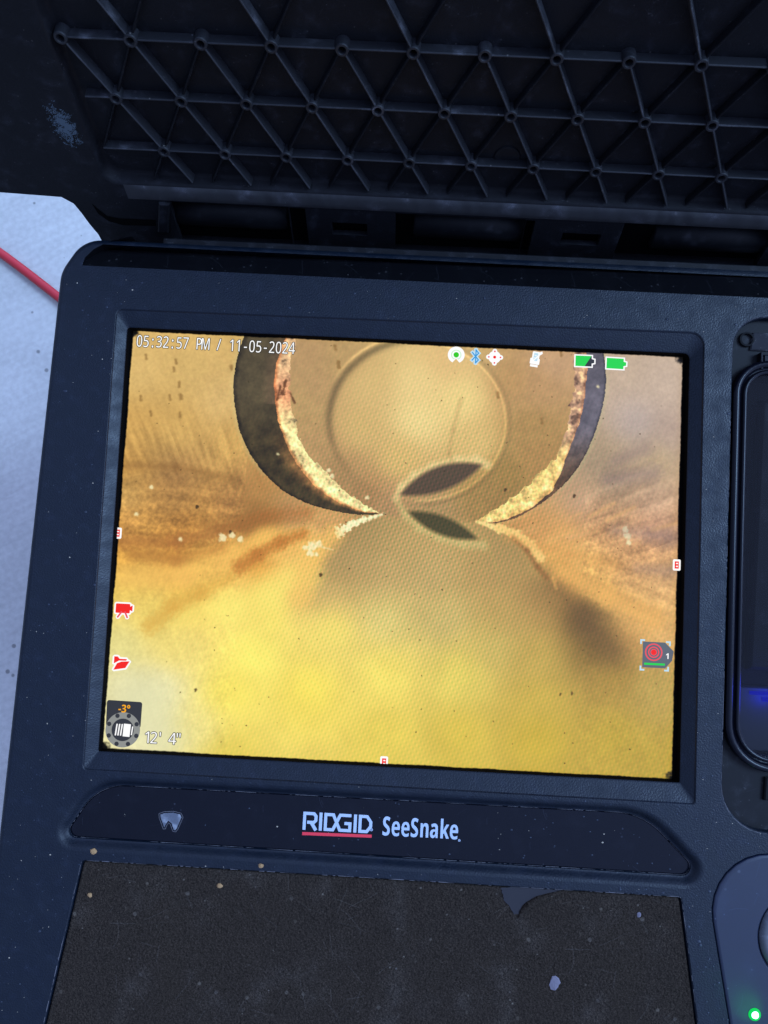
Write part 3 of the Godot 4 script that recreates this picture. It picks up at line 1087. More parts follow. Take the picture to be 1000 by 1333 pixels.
	for k in lip.size() - 1:
		var x0 := 3.0
		while x0 < 364.0:
			var w0 := (0.35 + 0.6 * absf(uneven.get_noise_1d(x0))) * smoothstep(2.0, 16.0, x0)
			var w1 := (0.35 + 0.6 * absf(uneven.get_noise_1d(x0 + 1.805))) * smoothstep(2.0, 16.0, x0 + 1.805)
			quad(st, Vector3(x0, lip[k][1] * w0, lip[k][0]) * 0.001, Vector3(x0 + 1.805, lip[k][1] * w1, lip[k][0]) * 0.001, Vector3(x0 + 1.805, lip[k + 1][1] * w1, lip[k + 1][0]) * 0.001, Vector3(x0, lip[k + 1][1] * w0, lip[k + 1][0]) * 0.001)
			x0 += 1.805
	put("lip", st, M.dusty_lip, lid)
	# pale scuff on the border at the left
	st = st_new()
	var blot := FastNoiseLite.new()
	blot.seed = 44
	blot.frequency = 0.22
	blot.fractal_octaves = 4
	st.set_smooth_group(-1)
	var sc := Vector2(-12.46, 37.2)
	var axis := (Vector2(-11.47, 46.75) - Vector2(-13.85, 26.13)).normalized()
	for i in 90:
		for k in 50:
			var p := Vector2((i - 45) * 0.26, (k - 25) * 0.26)
			var f := 1.0 - Vector2(p.x / 11.5, p.y / 5.6).length() + blot.get_noise_2d(p.x * 1.4, p.y * 1.4) * 0.6
			if f > 0.05 + 0.75 * rng.randf():
				var w := sc + axis * p.x + axis.orthogonal() * p.y
				quad(st, v3(w + Vector2(-0.13, -0.13), 0.05), v3(w + Vector2(0.13, -0.13), 0.05), v3(w + Vector2(0.13, 0.13), 0.05), v3(w + Vector2(-0.13, 0.13), 0.05))
	put("pale_scuff", st, M.scuff, lid)


func node_at(i: int, j: int, a: float, row: float) -> Vector2:
	return Vector2((i + 0.5 * j) * a, j * row)


func boss(lid: Node3D, p: Vector2):
	if p.x > 366.0:
		return
	var st := st_new()
	loft(st, [[circle(p, 2.85, 18), -4.9, 1], [circle(p, 2.55, 18), -0.5, 1], [circle(p, 2.3, 18), 0.0, 2], [circle(p, 1.6, 18), 0.0, 3], [circle(p, 1.35, 18), -0.4, 4], [circle(p, 1.25, 18), -4.0, 4]])
	poly(st, circle(p, 1.25, 18), -4.0)
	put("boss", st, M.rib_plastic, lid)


func rib(lid: Node3D, p: Vector2, q: Vector2, kind: int):
	var top := [-0.6, -0.3, -1.4][kind] as float      # the ribs that lean one way are lower than the others
	if q.x > 372.0 or p.x > 372.0:
		return
	var d := (q - p).normalized()
	var n := d.orthogonal()
	var a := p + d * 2.2
	var b := q - d * 2.2
	var st := st_new()
	var w0 := 0.8
	var w1 := 0.42
	st.set_smooth_group(-1)
	var rails := []
	for s in [[w0, -4.9], [w1, top - 0.35], [w1 - 0.3, top], [-w1 + 0.3, top], [-w1, top - 0.35], [-w0, -4.9]]:
		rails.append([v3(a + n * s[0], s[1]), v3(b + n * s[0], s[1])])
	for k in 5:
		quad(st, rails[k][0], rails[k][1], rails[k + 1][1], rails[k + 1][0])
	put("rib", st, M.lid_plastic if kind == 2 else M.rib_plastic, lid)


# ------------------------------------------------------------------ the cable and the small things

func build_cable():
	var ctrl := [Vector2(-1500, -900), Vector2(-1000, -560), Vector2(-488.24, -306.95), Vector2(-404.27, -265.51), Vector2(-352.95, -238.6), Vector2(-321.04, -221.5), Vector2(-272.9, -188.66), Vector2(-232, -158), Vector2(-198, -136), Vector2(-170, -112), Vector2(-140, -96)]
	var path := PackedVector3Array()
	for i in range(0, ctrl.size() - 1):
		var p0: Vector2 = ctrl[maxi(i - 1, 0)]
		var p3: Vector2 = ctrl[mini(i + 2, ctrl.size() - 1)]
		for k in 8:
			var q: Vector2 = ctrl[i].cubic_interpolate(ctrl[i + 1], p0, p3, k / 8.0)
			path.append(Vector3(q.x, 3.6, q.y) * 0.001)
	var st := st_new()
	tube(st, path, 0.0034, 14)
	var o := put("red_cable", st, M.red_jacket, self)
	o.set_meta("label", "red cable lying on the concrete at the monitor's upper left corner")
	o.set_meta("category", "cable")


func thing_crumb(called: String, at: Vector2, h: float, size: Vector3, m: Material, label: String, category: String):
	var st := st_new()
	st.set_smooth_group(-1)
	var pts_ := []
	for j in 5:
		var ring := []
		for i in 9:
			var th := PI * 0.5 * j / 4.0
			var k := rng.randf_range(0.75, 1.2)
			var an := TAU * i / 9.0
			ring.append(Vector3(cos(an) * cos(th) * size.x * k, sin(th) * size.y * rng.randf_range(0.8, 1.1), sin(an) * cos(th) * size.z * k) * 0.001)
		pts_.append(ring)
	for j in 4:
		for i in 9:
			var l := (i + 1) % 9
			quad(st, pts_[j][i], pts_[j][l], pts_[j + 1][l], pts_[j + 1][i])
	var o := put(called, st, m, self)
	o.position = v3(at, h) + Vector3(0, LIFT, 0)
	o.set_meta("label", label)
	o.set_meta("category", category)


func build_small_things():
	thing_crumb("grey_flake", Vector2(74.22, 175.42), 6.85, Vector3(2.4, 0.5, 2.9), M.grey_flake, "largest pale grey flake on the black felt pad, right of centre", "flake")
	thing_crumb("small_chip", Vector2(108.26, 146.4), 6.85, Vector3(0.9, 0.6, 1.1), M.grey_flake, "small pale chip near the felt pad's upper right corner", "chip")
	thing_crumb("tan_crumb", Vector2(-121.21, 150.89), 6.85, Vector3(1.0, 0.9, 1.0), M.tan_crumb, "tan crumb at the felt pad's upper left corner", "crumb")
	thing_crumb("tan_crumb", Vector2(-67.02, 144.17), 6.85, Vector3(1.3, 0.9, 0.9), M.tan_crumb, "tan crumb lying alone near the felt pad's top edge, left of centre", "crumb")
	thing_crumb("tan_crumb", Vector2(-50.01, 134.72), 7.95, Vector3(1.2, 0.8, 0.9), M.tan_crumb, "tan crumb on the plastic ridge between the badge strip and the felt pad", "crumb")
	thing_crumb("tan_crumb", Vector2(-120.59, 132.59), 7.95, Vector3(1.4, 0.9, 1.3), M.tan_crumb, "tan crumb on the plastic just above the felt pad's upper left corner", "crumb")
	# beads of moisture and grit that lie about on the flat plastic
	var holes := [rounded(bezel_outer(), 2.0), dish_ring(4.6, 4.5), pad_outline(), rounded(bay_outline(), BAY_R), rounded(keypad_outline(), KEYPAD_R), back_recess()]
	var strip := rounded(inset(badge_outline(), 1.0), BADGE_R, 12)
	for pass_ in [["water_beads", M.water_bead, 240, 0.16, 0.42], ["grit", M.grit, 110, 0.07, 0.22]]:
		var places: Array[Transform3D] = []
		while places.size() < pass_[2]:
			var p := Vector2(rng.randf_range(-156, 165), rng.randf_range(-114, 200))
			if pass_[0] == "water_beads" and rng.randf() > 0.15 + 0.85 * smoothstep(-60.0, 140.0, p.x) * smoothstep(40.0, 120.0, p.y):
				continue
			var h := 7.98
			var ok := Geometry2D.is_point_in_polygon(p, case_ring(3.5))
			for k in holes:
				if Geometry2D.is_point_in_polygon(p, k):
					ok = false
			if Geometry2D.is_point_in_polygon(p, strip):
				ok = rng.randf() < 0.35
				h = 4.49
			if not ok:
				continue
			var s := rng.randf_range(pass_[3], pass_[4]) * (1.0 if rng.randf() < 0.85 else 1.6)
			var bs := Basis(Vector3.UP, rng.randf() * TAU).scaled(Vector3(s * rng.randf_range(0.8, 1.5), s * rng.randf_range(0.4, 0.8), s))
			places.append(Transform3D(bs, v3(p, h) + Vector3(0, LIFT, 0)))
		var st := st_new()
		for j in 3:
			var t0 := PI * 0.5 * j / 3.0
			var t1 := PI * 0.5 * (j + 1) / 3.0
			st.set_smooth_group(1)
			for i in 8:
				var a0 := TAU * i / 8.0
				var a1 := TAU * (i + 1) / 8.0
				quad(st, Vector3(cos(a0) * cos(t0), sin(t0), sin(a0) * cos(t0)) * 0.001, Vector3(cos(a1) * cos(t0), sin(t0), sin(a1) * cos(t0)) * 0.001, Vector3(cos(a1) * cos(t1), sin(t1), sin(a1) * cos(t1)) * 0.001, Vector3(cos(a0) * cos(t1), sin(t1), sin(a0) * cos(t1)) * 0.001)
		st.generate_normals()
		var mm := MultiMesh.new()
		mm.transform_format = MultiMesh.TRANSFORM_3D
		mm.mesh = st.commit()
		mm.mesh.surface_set_material(0, pass_[1])
		mm.instance_count = places.size()
		for i in places.size():
			mm.set_instance_transform(i, places[i])
		var o := MultiMeshInstance3D.new()
		o.name = pass_[0]
		o.multimesh = mm
		o.set_meta("kind", "stuff")
		o.set_meta("label", "tiny beads of moisture scattered over the dark plastic" if pass_[0] == "water_beads" else "fine pale grit scattered over the dark plastic")
		o.set_meta("category", "moisture" if pass_[0] == "water_beads" else "grit")
		add_child(o)


# ------------------------------------------------------------------ the display: the video of the pipe, then the marks over it

func tones_of_the_wall() -> Array:
	return [
		[Vector2(-119.45, -75.03), 219, 183, 107], [Vector2(-95.37, -76.21), 216, 180, 104], [Vector2(-80.72, -63.01), 218, 182, 109], [Vector2(-119.16, -47.27), 204, 162, 85], [Vector2(-100.34, -48.2), 204, 165, 89], [Vector2(-75.97, -42.52), 209, 168, 90],
		[Vector2(-121.45, -31.65), 196, 151, 76], [Vector2(-98.92, -27.64), 173, 133, 76], [Vector2(-64.78, -27.64), 181, 138, 76], [Vector2(-122.15, -17.92), 189, 155, 87], [Vector2(-98.21, -17.42), 165, 129, 71], [Vector2(-74.21, -15.22), 167, 126, 71], [Vector2(-46.88, -13.2), 181, 144, 92], [Vector2(-29.58, -7.29), 192, 155, 97],
		[Vector2(-121.03, -2.65), 192, 147, 76], [Vector2(-93.89, -4.03), 181, 133, 65], [Vector2(-63.61, -8.96), 122, 88, 44], [Vector2(-120.16, 9.16), 211, 160, 71], [Vector2(-96.58, 6.27), 200, 147, 65], [Vector2(-76.61, 0.18), 218, 176, 92], [Vector2(-59.81, -2.37), 235, 196, 112],
		[Vector2(-117.6, 20.84), 235, 204, 97], [Vector2(-85.98, 12.48), 242, 204, 97], [Vector2(-62.56, 7.91), 211, 151, 59], [Vector2(-68.78, 16.65), 242, 200, 102], [Vector2(-39.33, -0.03), 235, 196, 112], [Vector2(-45.29, 13.76), 242, 208, 107],
		[Vector2(-104.83, 33.6), 235, 208, 102], [Vector2(-71.4, 28.53), 250, 233, 117], [Vector2(-92.05, 22.88), 225, 184, 82], [Vector2(-54.38, 30.99), 248, 226, 107], [Vector2(-31.63, 16.42), 218, 188, 112], [Vector2(-117.33, 47.6), 228, 215, 131], [Vector2(-93.81, 46.38), 242, 219, 117], [Vector2(-60.06, 47.94), 251, 233, 107],
		[Vector2(-116.11, 64.13), 228, 219, 159], [Vector2(-99.13, 66.54), 235, 226, 163], [Vector2(-84.65, 82.24), 235, 219, 131], [Vector2(-107.75, 86.74), 235, 226, 167], [Vector2(-69.05, 64.96), 248, 226, 97], [Vector2(-35.68, 63.21), 243, 219, 92], [Vector2(-67.37, 91.14), 228, 204, 87],
		[Vector2(-5.77, -5.12), 181, 155, 97], [Vector2(-5.08, 8.34), 192, 168, 107], [Vector2(15.09, 7.31), 189, 168, 107], [Vector2(-22.09, 5.84), 189, 160, 102], [Vector2(-4.05, 28.39), 221, 204, 117], [Vector2(-27.15, 36.25), 242, 219, 107], [Vector2(22.73, 27.01), 204, 184, 107],
		[Vector2(14.14, -12.9), 181, 155, 97], [Vector2(41.96, 5.93), 173, 142, 82], [Vector2(49.48, 25.62), 189, 160, 87], [Vector2(62.47, 14.94), 165, 129, 71], [Vector2(-2.7, 54.88), 242, 219, 102], [Vector2(30.6, 53.14), 228, 208, 97], [Vector2(63.6, 44.81), 196, 168, 82], [Vector2(43.35, 39.24), 207, 184, 97],
		[Vector2(-1.36, 81.1), 228, 204, 87], [Vector2(31.77, 79.34), 214, 188, 76], [Vector2(64.84, 77.59), 204, 176, 65], [Vector2(97.86, 75.84), 196, 168, 65], [Vector2(117.91, 84.53), 192, 164, 65], [Vector2(82.87, 23.9), 112, 90, 46], [Vector2(89.97, 36.81), 122, 98, 48], [Vector2(75.73, 10.91), 189, 142, 71], [Vector2(97.04, 49.66), 173, 142, 65], [Vector2(64.22, 61.25), 204, 176, 76], [Vector2(113.8, 55.36), 192, 164, 82],
		[Vector2(68.67, 1.21), 228, 184, 97], [Vector2(89.11, 10.22), 232, 188, 102], [Vector2(106.11, 19.37), 228, 184, 107], [Vector2(116.38, 28.81), 221, 176, 102], [Vector2(103.17, 32.81), 207, 160, 87], [Vector2(102.27, 2.85), 211, 168, 107], [Vector2(115.74, 5.51), 211, 172, 112], [Vector2(82.08, 0.52), 235, 196, 112],
		[Vector2(61.45, -11.91), 196, 155, 92], [Vector2(75.02, -9.22), 211, 168, 97], [Vector2(88.34, -13.27), 192, 151, 102], [Vector2(111.84, -14.47), 181, 142, 107], [Vector2(101.97, -7.22), 200, 160, 107], [Vector2(81.27, -23.07), 192, 160, 121], [Vector2(111.46, -27.99), 192, 160, 121], [Vector2(94.31, -37.33), 165, 142, 108], [Vector2(110.98, -44.99), 189, 164, 117], [Vector2(87.34, -43.81), 169, 147, 108],
		[Vector2(113.41, -79.49), 200, 176, 143], [Vector2(99.61, -85.75), 195, 171, 136], [Vector2(103.72, -61.76), 190, 171, 149], [Vector2(117.36, -59), 185, 160, 131]
	]


func tones_down_the_pipe() -> Array:
	return [
		[Vector2(-44.28, -85.69), 189, 155, 102], [Vector2(-44.78, -64.78), 192, 160, 102], [Vector2(-35.07, -44.55), 189, 155, 100], [Vector2(-40.05, -71.96), 189, 155, 102], [Vector2(-26.93, -83.04), 192, 160, 102], [Vector2(-16.1, -73.13), 204, 176, 112], [Vector2(6.86, -58.69), 221, 200, 131], [Vector2(-0.71, -39.41), 204, 176, 107], [Vector2(6.11, -74.22), 218, 194, 127], [Vector2(25.2, -68.23), 221, 198, 127], [Vector2(32.9, -47.94), 207, 180, 112], [Vector2(-18.42, -52.27), 200, 172, 107], [Vector2(17.59, -85.22), 211, 180, 117],
		[Vector2(-13.58, -25.09), 173, 138, 87], [Vector2(-24.3, -34.8), 177, 144, 92], [Vector2(-3.25, -22.21), 181, 147, 97], [Vector2(48.76, -76.32), 192, 155, 97], [Vector2(58.98, -76.82), 192, 155, 102], [Vector2(56.38, -55.98), 181, 147, 87], [Vector2(65.41, -87.55), 200, 164, 117], [Vector2(47.03, -34.96), 169, 138, 76], [Vector2(44.06, -24.59), 165, 133, 76], [Vector2(60.29, -42.45), 181, 144, 84], [Vector2(13.82, -19.67), 181, 151, 97], [Vector2(37.17, -27.64), 173, 142, 82]
	]


func soft_field(tones: Array, reach: float) -> PackedByteArray:
	var w := 96
	var h := 72
	var im := Image.create(w, h, false, Image.FORMAT_RGBF)
	for y in h:
		for x in w:
			var p := Vector2((x + 0.5) / w * 246.0 - 123.0, (y + 0.5) / h * 184.5 - 92.25)
			var s := Vector3.ZERO
			var t := 0.0
			for e in tones:
				var d2: float = p.distance_squared_to(e[0])
				var k := 1.0 / pow(d2 + reach, 1.75)
				s += Vector3(e[1], e[2], e[3]) * k
				t += k
			s /= t * 255.0
			im.set_pixel(x, y, Color(s.x, s.y, s.z))
	im.resize(VW, VH, Image.INTERPOLATE_CUBIC)
	im.convert(Image.FORMAT_RGB8)
	return im.get_data()


func field_noise(freq: float, oct: int, sd: int, w := VW, h := VH) -> PackedByteArray:
	var n := FastNoiseLite.new()
	n.seed = sd
	n.frequency = freq
	n.fractal_octaves = oct
	var im := n.get_image(w, h)
	if w != VW or h != VH:
		im.resize(VW, VH, Image.INTERPOLATE_CUBIC)
	return im.get_data()


func radii_from(center: Vector2, points: Array) -> PackedFloat32Array:      # distance of an outline from the centre, by whole degrees
	var a := []
	for p in points:
		var d: Vector2 = p - center
		a.append(Vector2(rad_to_deg(d.angle()), d.length()))
	a.sort_custom(func(q, r): return q.x < r.x)
	var out := PackedFloat32Array()
	for deg in range(-180, 181):
		var n := a.size()
		var i := 0
		while i < n and a[i].x < deg:
			i += 1
		var lo: Vector2 = a[(i + n - 1) % n]
		var hi: Vector2 = a[i % n]
		var x0 := lo.x if i > 0 else lo.x - 360.0
		var x1 := hi.x if i < n else hi.x + 360.0
		out.append(lerpf(lo.y, hi.y, clampf((deg - x0) / maxf(x1 - x0, 0.001), 0.0, 1.0)))
	return out


func dab(a: Vector2, b: Vector2, wa: float, wb: float, c: Color, alpha: float, soft := 0.5, wob := 0.0):      # a soft stroke, in millimetres on the display
	var m := maxf(wa, wb) * (1.0 + wob) + soft
	var x0 := clampi(int((minf(a.x, b.x) - m + 123.0) / 246.0 * VW), 0, VW - 1)
	var x1 := clampi(int((maxf(a.x, b.x) + m + 123.0) / 246.0 * VW) + 1, 0, VW)
	var y0 := clampi(int((minf(a.y, b.y) - m + 92.25) / 184.5 * VH), 0, VH - 1)
	var y1 := clampi(int((maxf(a.y, b.y) + m + 92.25) / 184.5 * VH) + 1, 0, VH)
	var ab := b - a
	var l2 := maxf(ab.length_squared(), 0.0001)
	for y in range(y0, y1):
		for x in range(x0, x1):
			var p := Vector2((x + 0.5) / VW * 246.0 - 123.0, (y + 0.5) / VH * 184.5 - 92.25)
			var t := clampf((p - a).dot(ab) / l2, 0.0, 1.0)
			var i := y * VW + x
			var r := lerpf(wa, wb, t) * (1.0 + wob * (wobble[i] / 127.5 - 1.0))
			var k := clampf((r + soft - p.distance_to(a + ab * t)) / (2.0 * soft), 0.0, 1.0)
			if k > 0.0:
				k = k * k * (3.0 - 2.0 * k) * alpha
				i *= 3
				buf[i] = int(lerpf(buf[i], c.r * 255.0, k))
				buf[i + 1] = int(lerpf(buf[i + 1], c.g * 255.0, k))
				buf[i + 2] = int(lerpf(buf[i + 2], c.b * 255.0, k))


func dabs(line: Array, wa: float, wb: float, c: Color, alpha: float, soft := 0.5, wob := 0.0):
	var n := line.size() - 1
	for i in n:
		dab(line[i], line[i + 1], lerpf(wa, wb, float(i) / n), lerpf(wa, wb, float(i + 1) / n), c, alpha, soft, wob)


var wobble := PackedByteArray()


func video_picture() -> ImageTexture:
	var wall := soft_field(tones_of_the_wall(), 75.0)
	var bore := soft_field(tones_down_the_pipe(), 40.0)
	var cloud := field_noise(0.010, 4, 51)
	var fine := field_noise(0.10, 3, 52)
	var mottle := field_noise(0.035, 3, 53)
	var steep := field_noise(0.05, 3, 54, VW, VH / 7)
	var level := field_noise(0.03, 4, 55, VW / 8, VH)
	wobble = field_noise(0.09, 3, 56)
	var mid := Vector2(6.77, -81.9)
	var outer := radii_from(mid, [Vector2(-72.93, -91.99), Vector2(-75.67, -80.66), Vector2(-76.37, -70.17), Vector2(-75.02, -59.83), Vector2(-72.31, -49.59), Vector2(-67.23, -39.52), Vector2(-59.84, -30.62), Vector2(-50.88, -23.21), Vector2(-40.4, -18.63), Vector2(-26.65, -15.58), Vector2(-16.43, -14.74), Vector2(-7.32, -15.54), Vector2(14.08, -14.25), Vector2(34.37, -13.92), Vector2(41.14, -13.59), Vector2(51.15, -16.46), Vector2(62.68, -23.83), Vector2(72.49, -32.83), Vector2(78.95, -41.68), Vector2(84.29, -53.93), Vector2(87.63, -66.13), Vector2(89.28, -78.31), Vector2(88.24, -89.36)])
	var dark := radii_from(mid, [Vector2(-54.31, -92.2), Vector2(-57.7, -79.8), Vector2(-58.1, -69.33), Vector2(-56.44, -59.01), Vector2(-53.09, -48.82), Vector2(-49.17, -40.42), Vector2(-42.89, -32.16), Vector2(-35.67, -25), Vector2(-25.14, -19.06), Vector2(-16.52, -16.43), Vector2(-7.32, -15.54), Vector2(14.08, -14.25), Vector2(34.37, -13.92), Vector2(44.47, -14.77), Vector2(57.72, -21.2), Vector2(66.88, -29.14), Vector2(72.13, -43.04), Vector2(75.21, -51.76), Vector2(78.86, -63.98), Vector2(80.43, -77.87), Vector2(80.76, -88.3)])
	var inner := radii_from(mid, [Vector2(-49.69, -89.97), Vector2(-51.42, -78.36), Vector2(-51.25, -69.67), Vector2(-48.82, -57.66), Vector2(-45.51, -47.82), Vector2(-40.6, -39.81), Vector2(-33.43, -33.66), Vector2(-26.23, -26.5), Vector2(-16.38, -20.18), Vector2(-7.33, -15.71), Vector2(14.07, -14.42), Vector2(34.37, -14.09), Vector2(40.92, -19), Vector2(49.1, -25.52), Vector2(61.2, -36.35), Vector2(69.64, -46.34), Vector2(71.98, -56.75), Vector2(73.65, -67.17), Vector2(75.33, -77.62), Vector2(74.28, -87.99)])
	buf.resize(VW * VH * 3)
	var joint := Vector2(6.91, -57.66)
	var fan := Vector2(13.68, -15.58)
	for y in VH:
		var pz := (y + 0.5) / VH * 184.5 - 92.25
		for x in VW:
			var px := (x + 0.5) / VW * 246.0 - 123.0
			var i := y * VW + x
			var i3 := i * 3
			var nf := fine[i] / 255.0 - 0.5
			var nc := cloud[i] / 255.0 - 0.5
			var nm := mottle[i] / 255.0 - 0.5
			var dx := px - mid.x
			var dz := pz - mid.y
			var r := sqrt(dx * dx + dz * dz)
			var deg := rad_to_deg(atan2(dz, dx)) + 180.0
			var di := mini(int(deg), 359)
			var df := deg - di
			var ro := lerpf(outer[di], outer[di + 1], df) + nf * 0.5
			var cr := wall[i3] / 255.0
			var cg := wall[i3 + 1] / 255.0
			var cb := wall[i3 + 2] / 255.0
			if r > ro:
				# the wall of the pipe in front: smeared streaks, steep at the upper left and flat lower down, slanting the other way at the right
				var band_ := exp(-pow((pz + 5.0) / 24.0, 2.0))
				var s := 0.0
				if px < 0.0:
					var xs := posmod(x - int(y * 0.45), VW)
					s = (steep[y * VW + xs] / 255.0 - 0.5) * (0.16 * exp(-pow((pz + 38.0) / 14.0, 2.0)) + 0.03) + (level[i] / 255.0 - 0.5) * 0.20 * band_
				else:
					var ys := posmod(y + int(x * 0.42), VH)
					var ys2 := posmod(y - int(x * 0.35), VH)
					s = (level[ys * VW + x] / 255.0 - 0.5) * 0.24 * exp(-pow((pz + 18.0) / 20.0, 2.0)) + (level[ys2 * VW + x] / 255.0 - 0.5) * 0.20 * exp(-pow((pz - 14.0) / 16.0, 2.0)) * smoothstep(40.0, 70.0, px)
				var a := 1.0 + s * 1.3 + nc * (0.06 + 0.12 * band_) + nf * (0.08 + 0.20 * band_) + nm * (0.05 + 0.16 * band_)
				if dz > 40.0 and absf(dx) < 75.0:
					a = lerpf(a, 1.0 + nc * 0.06, 0.8)
				cr *= a
				cg *= a * (1.0 + s * 0.10)
				cb *= a * (1.0 + s * 0.25)
				cr = (cr * (0.985 + 0.02 * band_) - 0.62) * 1.12 + 0.62; cg = (cg * (1.0 - 0.02 * band_) - 0.62) * 1.12 + 0.62; cb = (cb * (1.05 - 0.07 * band_) - 0.40) * 1.12 + 0.40
				var e := (r - ro) / 2.2
				if e < 1.0 and dz < 52.0:      # pale rim of the cut
					var k := (1.0 - e) * 0.30 * smoothstep(62.0, 40.0, absf(dz - 4.0))
					cr = lerpf(cr, 0.80, k); cg = lerpf(cg, 0.78, k); cb = lerpf(cb, 0.56, k)
				if dz > 36.0 and absf(dx + 3.0) < 24.0:
					var t := smoothstep(ro + 5.0, ro - 3.0, r)
					cr = lerpf(cr, bore[i3] / 255.0, t)
					cg = lerpf(cg, bore[i3 + 1] / 255.0, t)
					cb = lerpf(cb, bore[i3 + 2] / 255.0, t)
			else:
				var rd := lerpf(dark[di], dark[di + 1], df) + nm * 0.9
				var ri := lerpf(inner[di], inner[di + 1], df) + nf * 1.2 + nm * 2.4
				ri = minf(ri, ro)
				if ro - ri < 0.9:
					ri = 999.0
				if r < ri:
					cr = bore[i3] / 255.0
					cg = bore[i3 + 1] / 255.0
					cb = bore[i3 + 2] / 255.0
					var q := sqrt(pow((px - joint.x) / 38.6, 2.0) + pow((pz - joint.y) / 35.5, 2.0))
					var k := 1.0 + nf * 0.05 + nm * 0.07 * smoothstep(0.9, 1.2, q)
					k += 0.05 * smoothstep(1.06, 0.92, q)
					var g := exp(-pow((q - 1.03) / 0.045, 2.0))
					if px < joint.x:
						k -= g * 0.24 * smoothstep(35.0, -10.0, pz - joint.y)
						k += exp(-pow((q - 1.10) / 0.02, 2.0)) * 0.20 * smoothstep(-12.0, -30.0, pz - joint.y)
					else:
						k += exp(-pow((q - 1.0) / 0.016, 2.0)) * 0.13 * smoothstep(-8.0, 8.0, px - joint.x)
						k -= exp(-pow((q - 1.05) / 0.03, 2.0)) * 0.07 * smoothstep(-8.0, 8.0, px - joint.x)
					cr = (cr * k - 0.68) * 1.25 + 0.65; cg = (cg * k - 0.57) * 1.2 + 0.54; cb = (cb * k - 0.38) * 1.2 + 0.37
					if dz > 36.0 and absf(dx + 3.0) < 24.0:
						var t := smoothstep(ro - 3.0, ro + 5.0, r)
						cr = lerpf(cr, wall[i3] / 255.0, t)
						cg = lerpf(cg, wall[i3 + 1] / 255.0, t)
						cb = lerpf(cb, wall[i3 + 2] / 255.0, t)
				elif r > rd:
					# shaded side wall of the cut
					var w := clampf((r - rd) / maxf(ro - rd, 0.5), 0.0, 1.0)
					var low := smoothstep(10.0, 46.0, dz)
					var c := Color(0.33, 0.29, 0.20).lerp(Color(0.26, 0.22, 0.13), low)
					if dx > 0.0:
						c = Color(0.40, 0.38, 0.42).lerp(Color(0.40, 0.30, 0.20), smoothstep(20.0, 52.0, dz))
					elif dz > 20.0:
						c = c.lerp(Color(0.56, 0.41, 0.24), smoothstep(0.5, 0.0, w) * smoothstep(26.0, 52.0, dz))
					else:
						c = c.lerp(Color(0.40, 0.33, 0.24), smoothstep(0.4, 0.0, w))
					var k := 1.0 + nf * 0.16 + nc * 0.3 + nm * (0.2 + 0.35 * low) - 0.35 * smoothstep(0.86, 1.0, w)
					cr = c.r * k; cg = c.g * k; cb = c.b * k
				else:
					# broken edge of the cut: rusty above, lit pale yellow below
					var low := smoothstep(8.0, 34.0, dz)
					var c: Color
					if dx < 0.0:
						c = Color(0.92, 0.75, 0.55).lerp(Color(0.90, 0.56, 0.40), exp(-pow((dz - 18.0) / 9.0, 2.0))).lerp(Color(0.99, 0.90, 0.62), low)
					else:
						c = Color(0.74, 0.58, 0.46).lerp(Color(0.98, 0.84, 0.50), smoothstep(24.0, 40.0, dz))
						c = c.lerp(Color(0.98, 0.82, 0.58), 0.7 * smoothstep(0.0, 0.3, nm))
						if nm < 0.0:
							c = c.lerp(Color(0.44, 0.32, 0.25), 0.7 * smoothstep(-0.02, -0.25, nm) * smoothstep(36.0, 20.0, dz))
					var k := 1.0 + nf * 0.42 + nm * 0.55
					if nm < -0.3 and dx < 0.0:
						k -= 0.15
					var w := clampf((rd - r) / maxf(rd - ri, 0.4), 0.0, 1.0)
					c = c.lerp(Color(0.72, 0.36, 0.16), smoothstep(0.3, 0.0, w) * (0.6 if dx < 0.0 else 0.25))
					cr = c.r * k; cg = c.g * k; cb = c.b * k
			# the wet floor fans out below the joint and mirrors the dim bore
			var fz := pz - fan.y
			if fz > 0.0 and fz < 58.0:
				var left := -20.0 - 5.6 * sqrt(fz) + nm * 3.0
				var right := 21.0 + 7.0 * sqrt(fz) + nm * 3.0
				var fx := px - fan.x
				var inside := smoothstep(left - 3.0 - fz * 0.2, left + 4.0 + fz * 0.2, fx) * smoothstep(right + 4.0 + fz * 0.15, right - 6.0 - fz * 0.2, fx)
				if inside > 0.0:
					var across := absf((fx - left) / (right - left) * 2.0 - 1.0)
					var t := inside * 0.66 * (1.0 - smoothstep(12.0, 58.0, fz)) * smoothstep(0.0, 4.0, fz)
					var shade := 1.0 - 0.24 * across * across
					cr = lerpf(cr, 0.75 * shade, t)
					cg = lerpf(cg, 0.645 * shade, t)
					cb = lerpf(cb, 0.40 * shade, t)
			buf[i3] = int(clampf(cr, 0.0, 1.0) * 255.0)
			buf[i3 + 1] = int(clampf(cg, 0.0, 1.0) * 255.0)
			buf[i3 + 2] = int(clampf(cb, 0.0, 1.0) * 255.0)
	video_details()
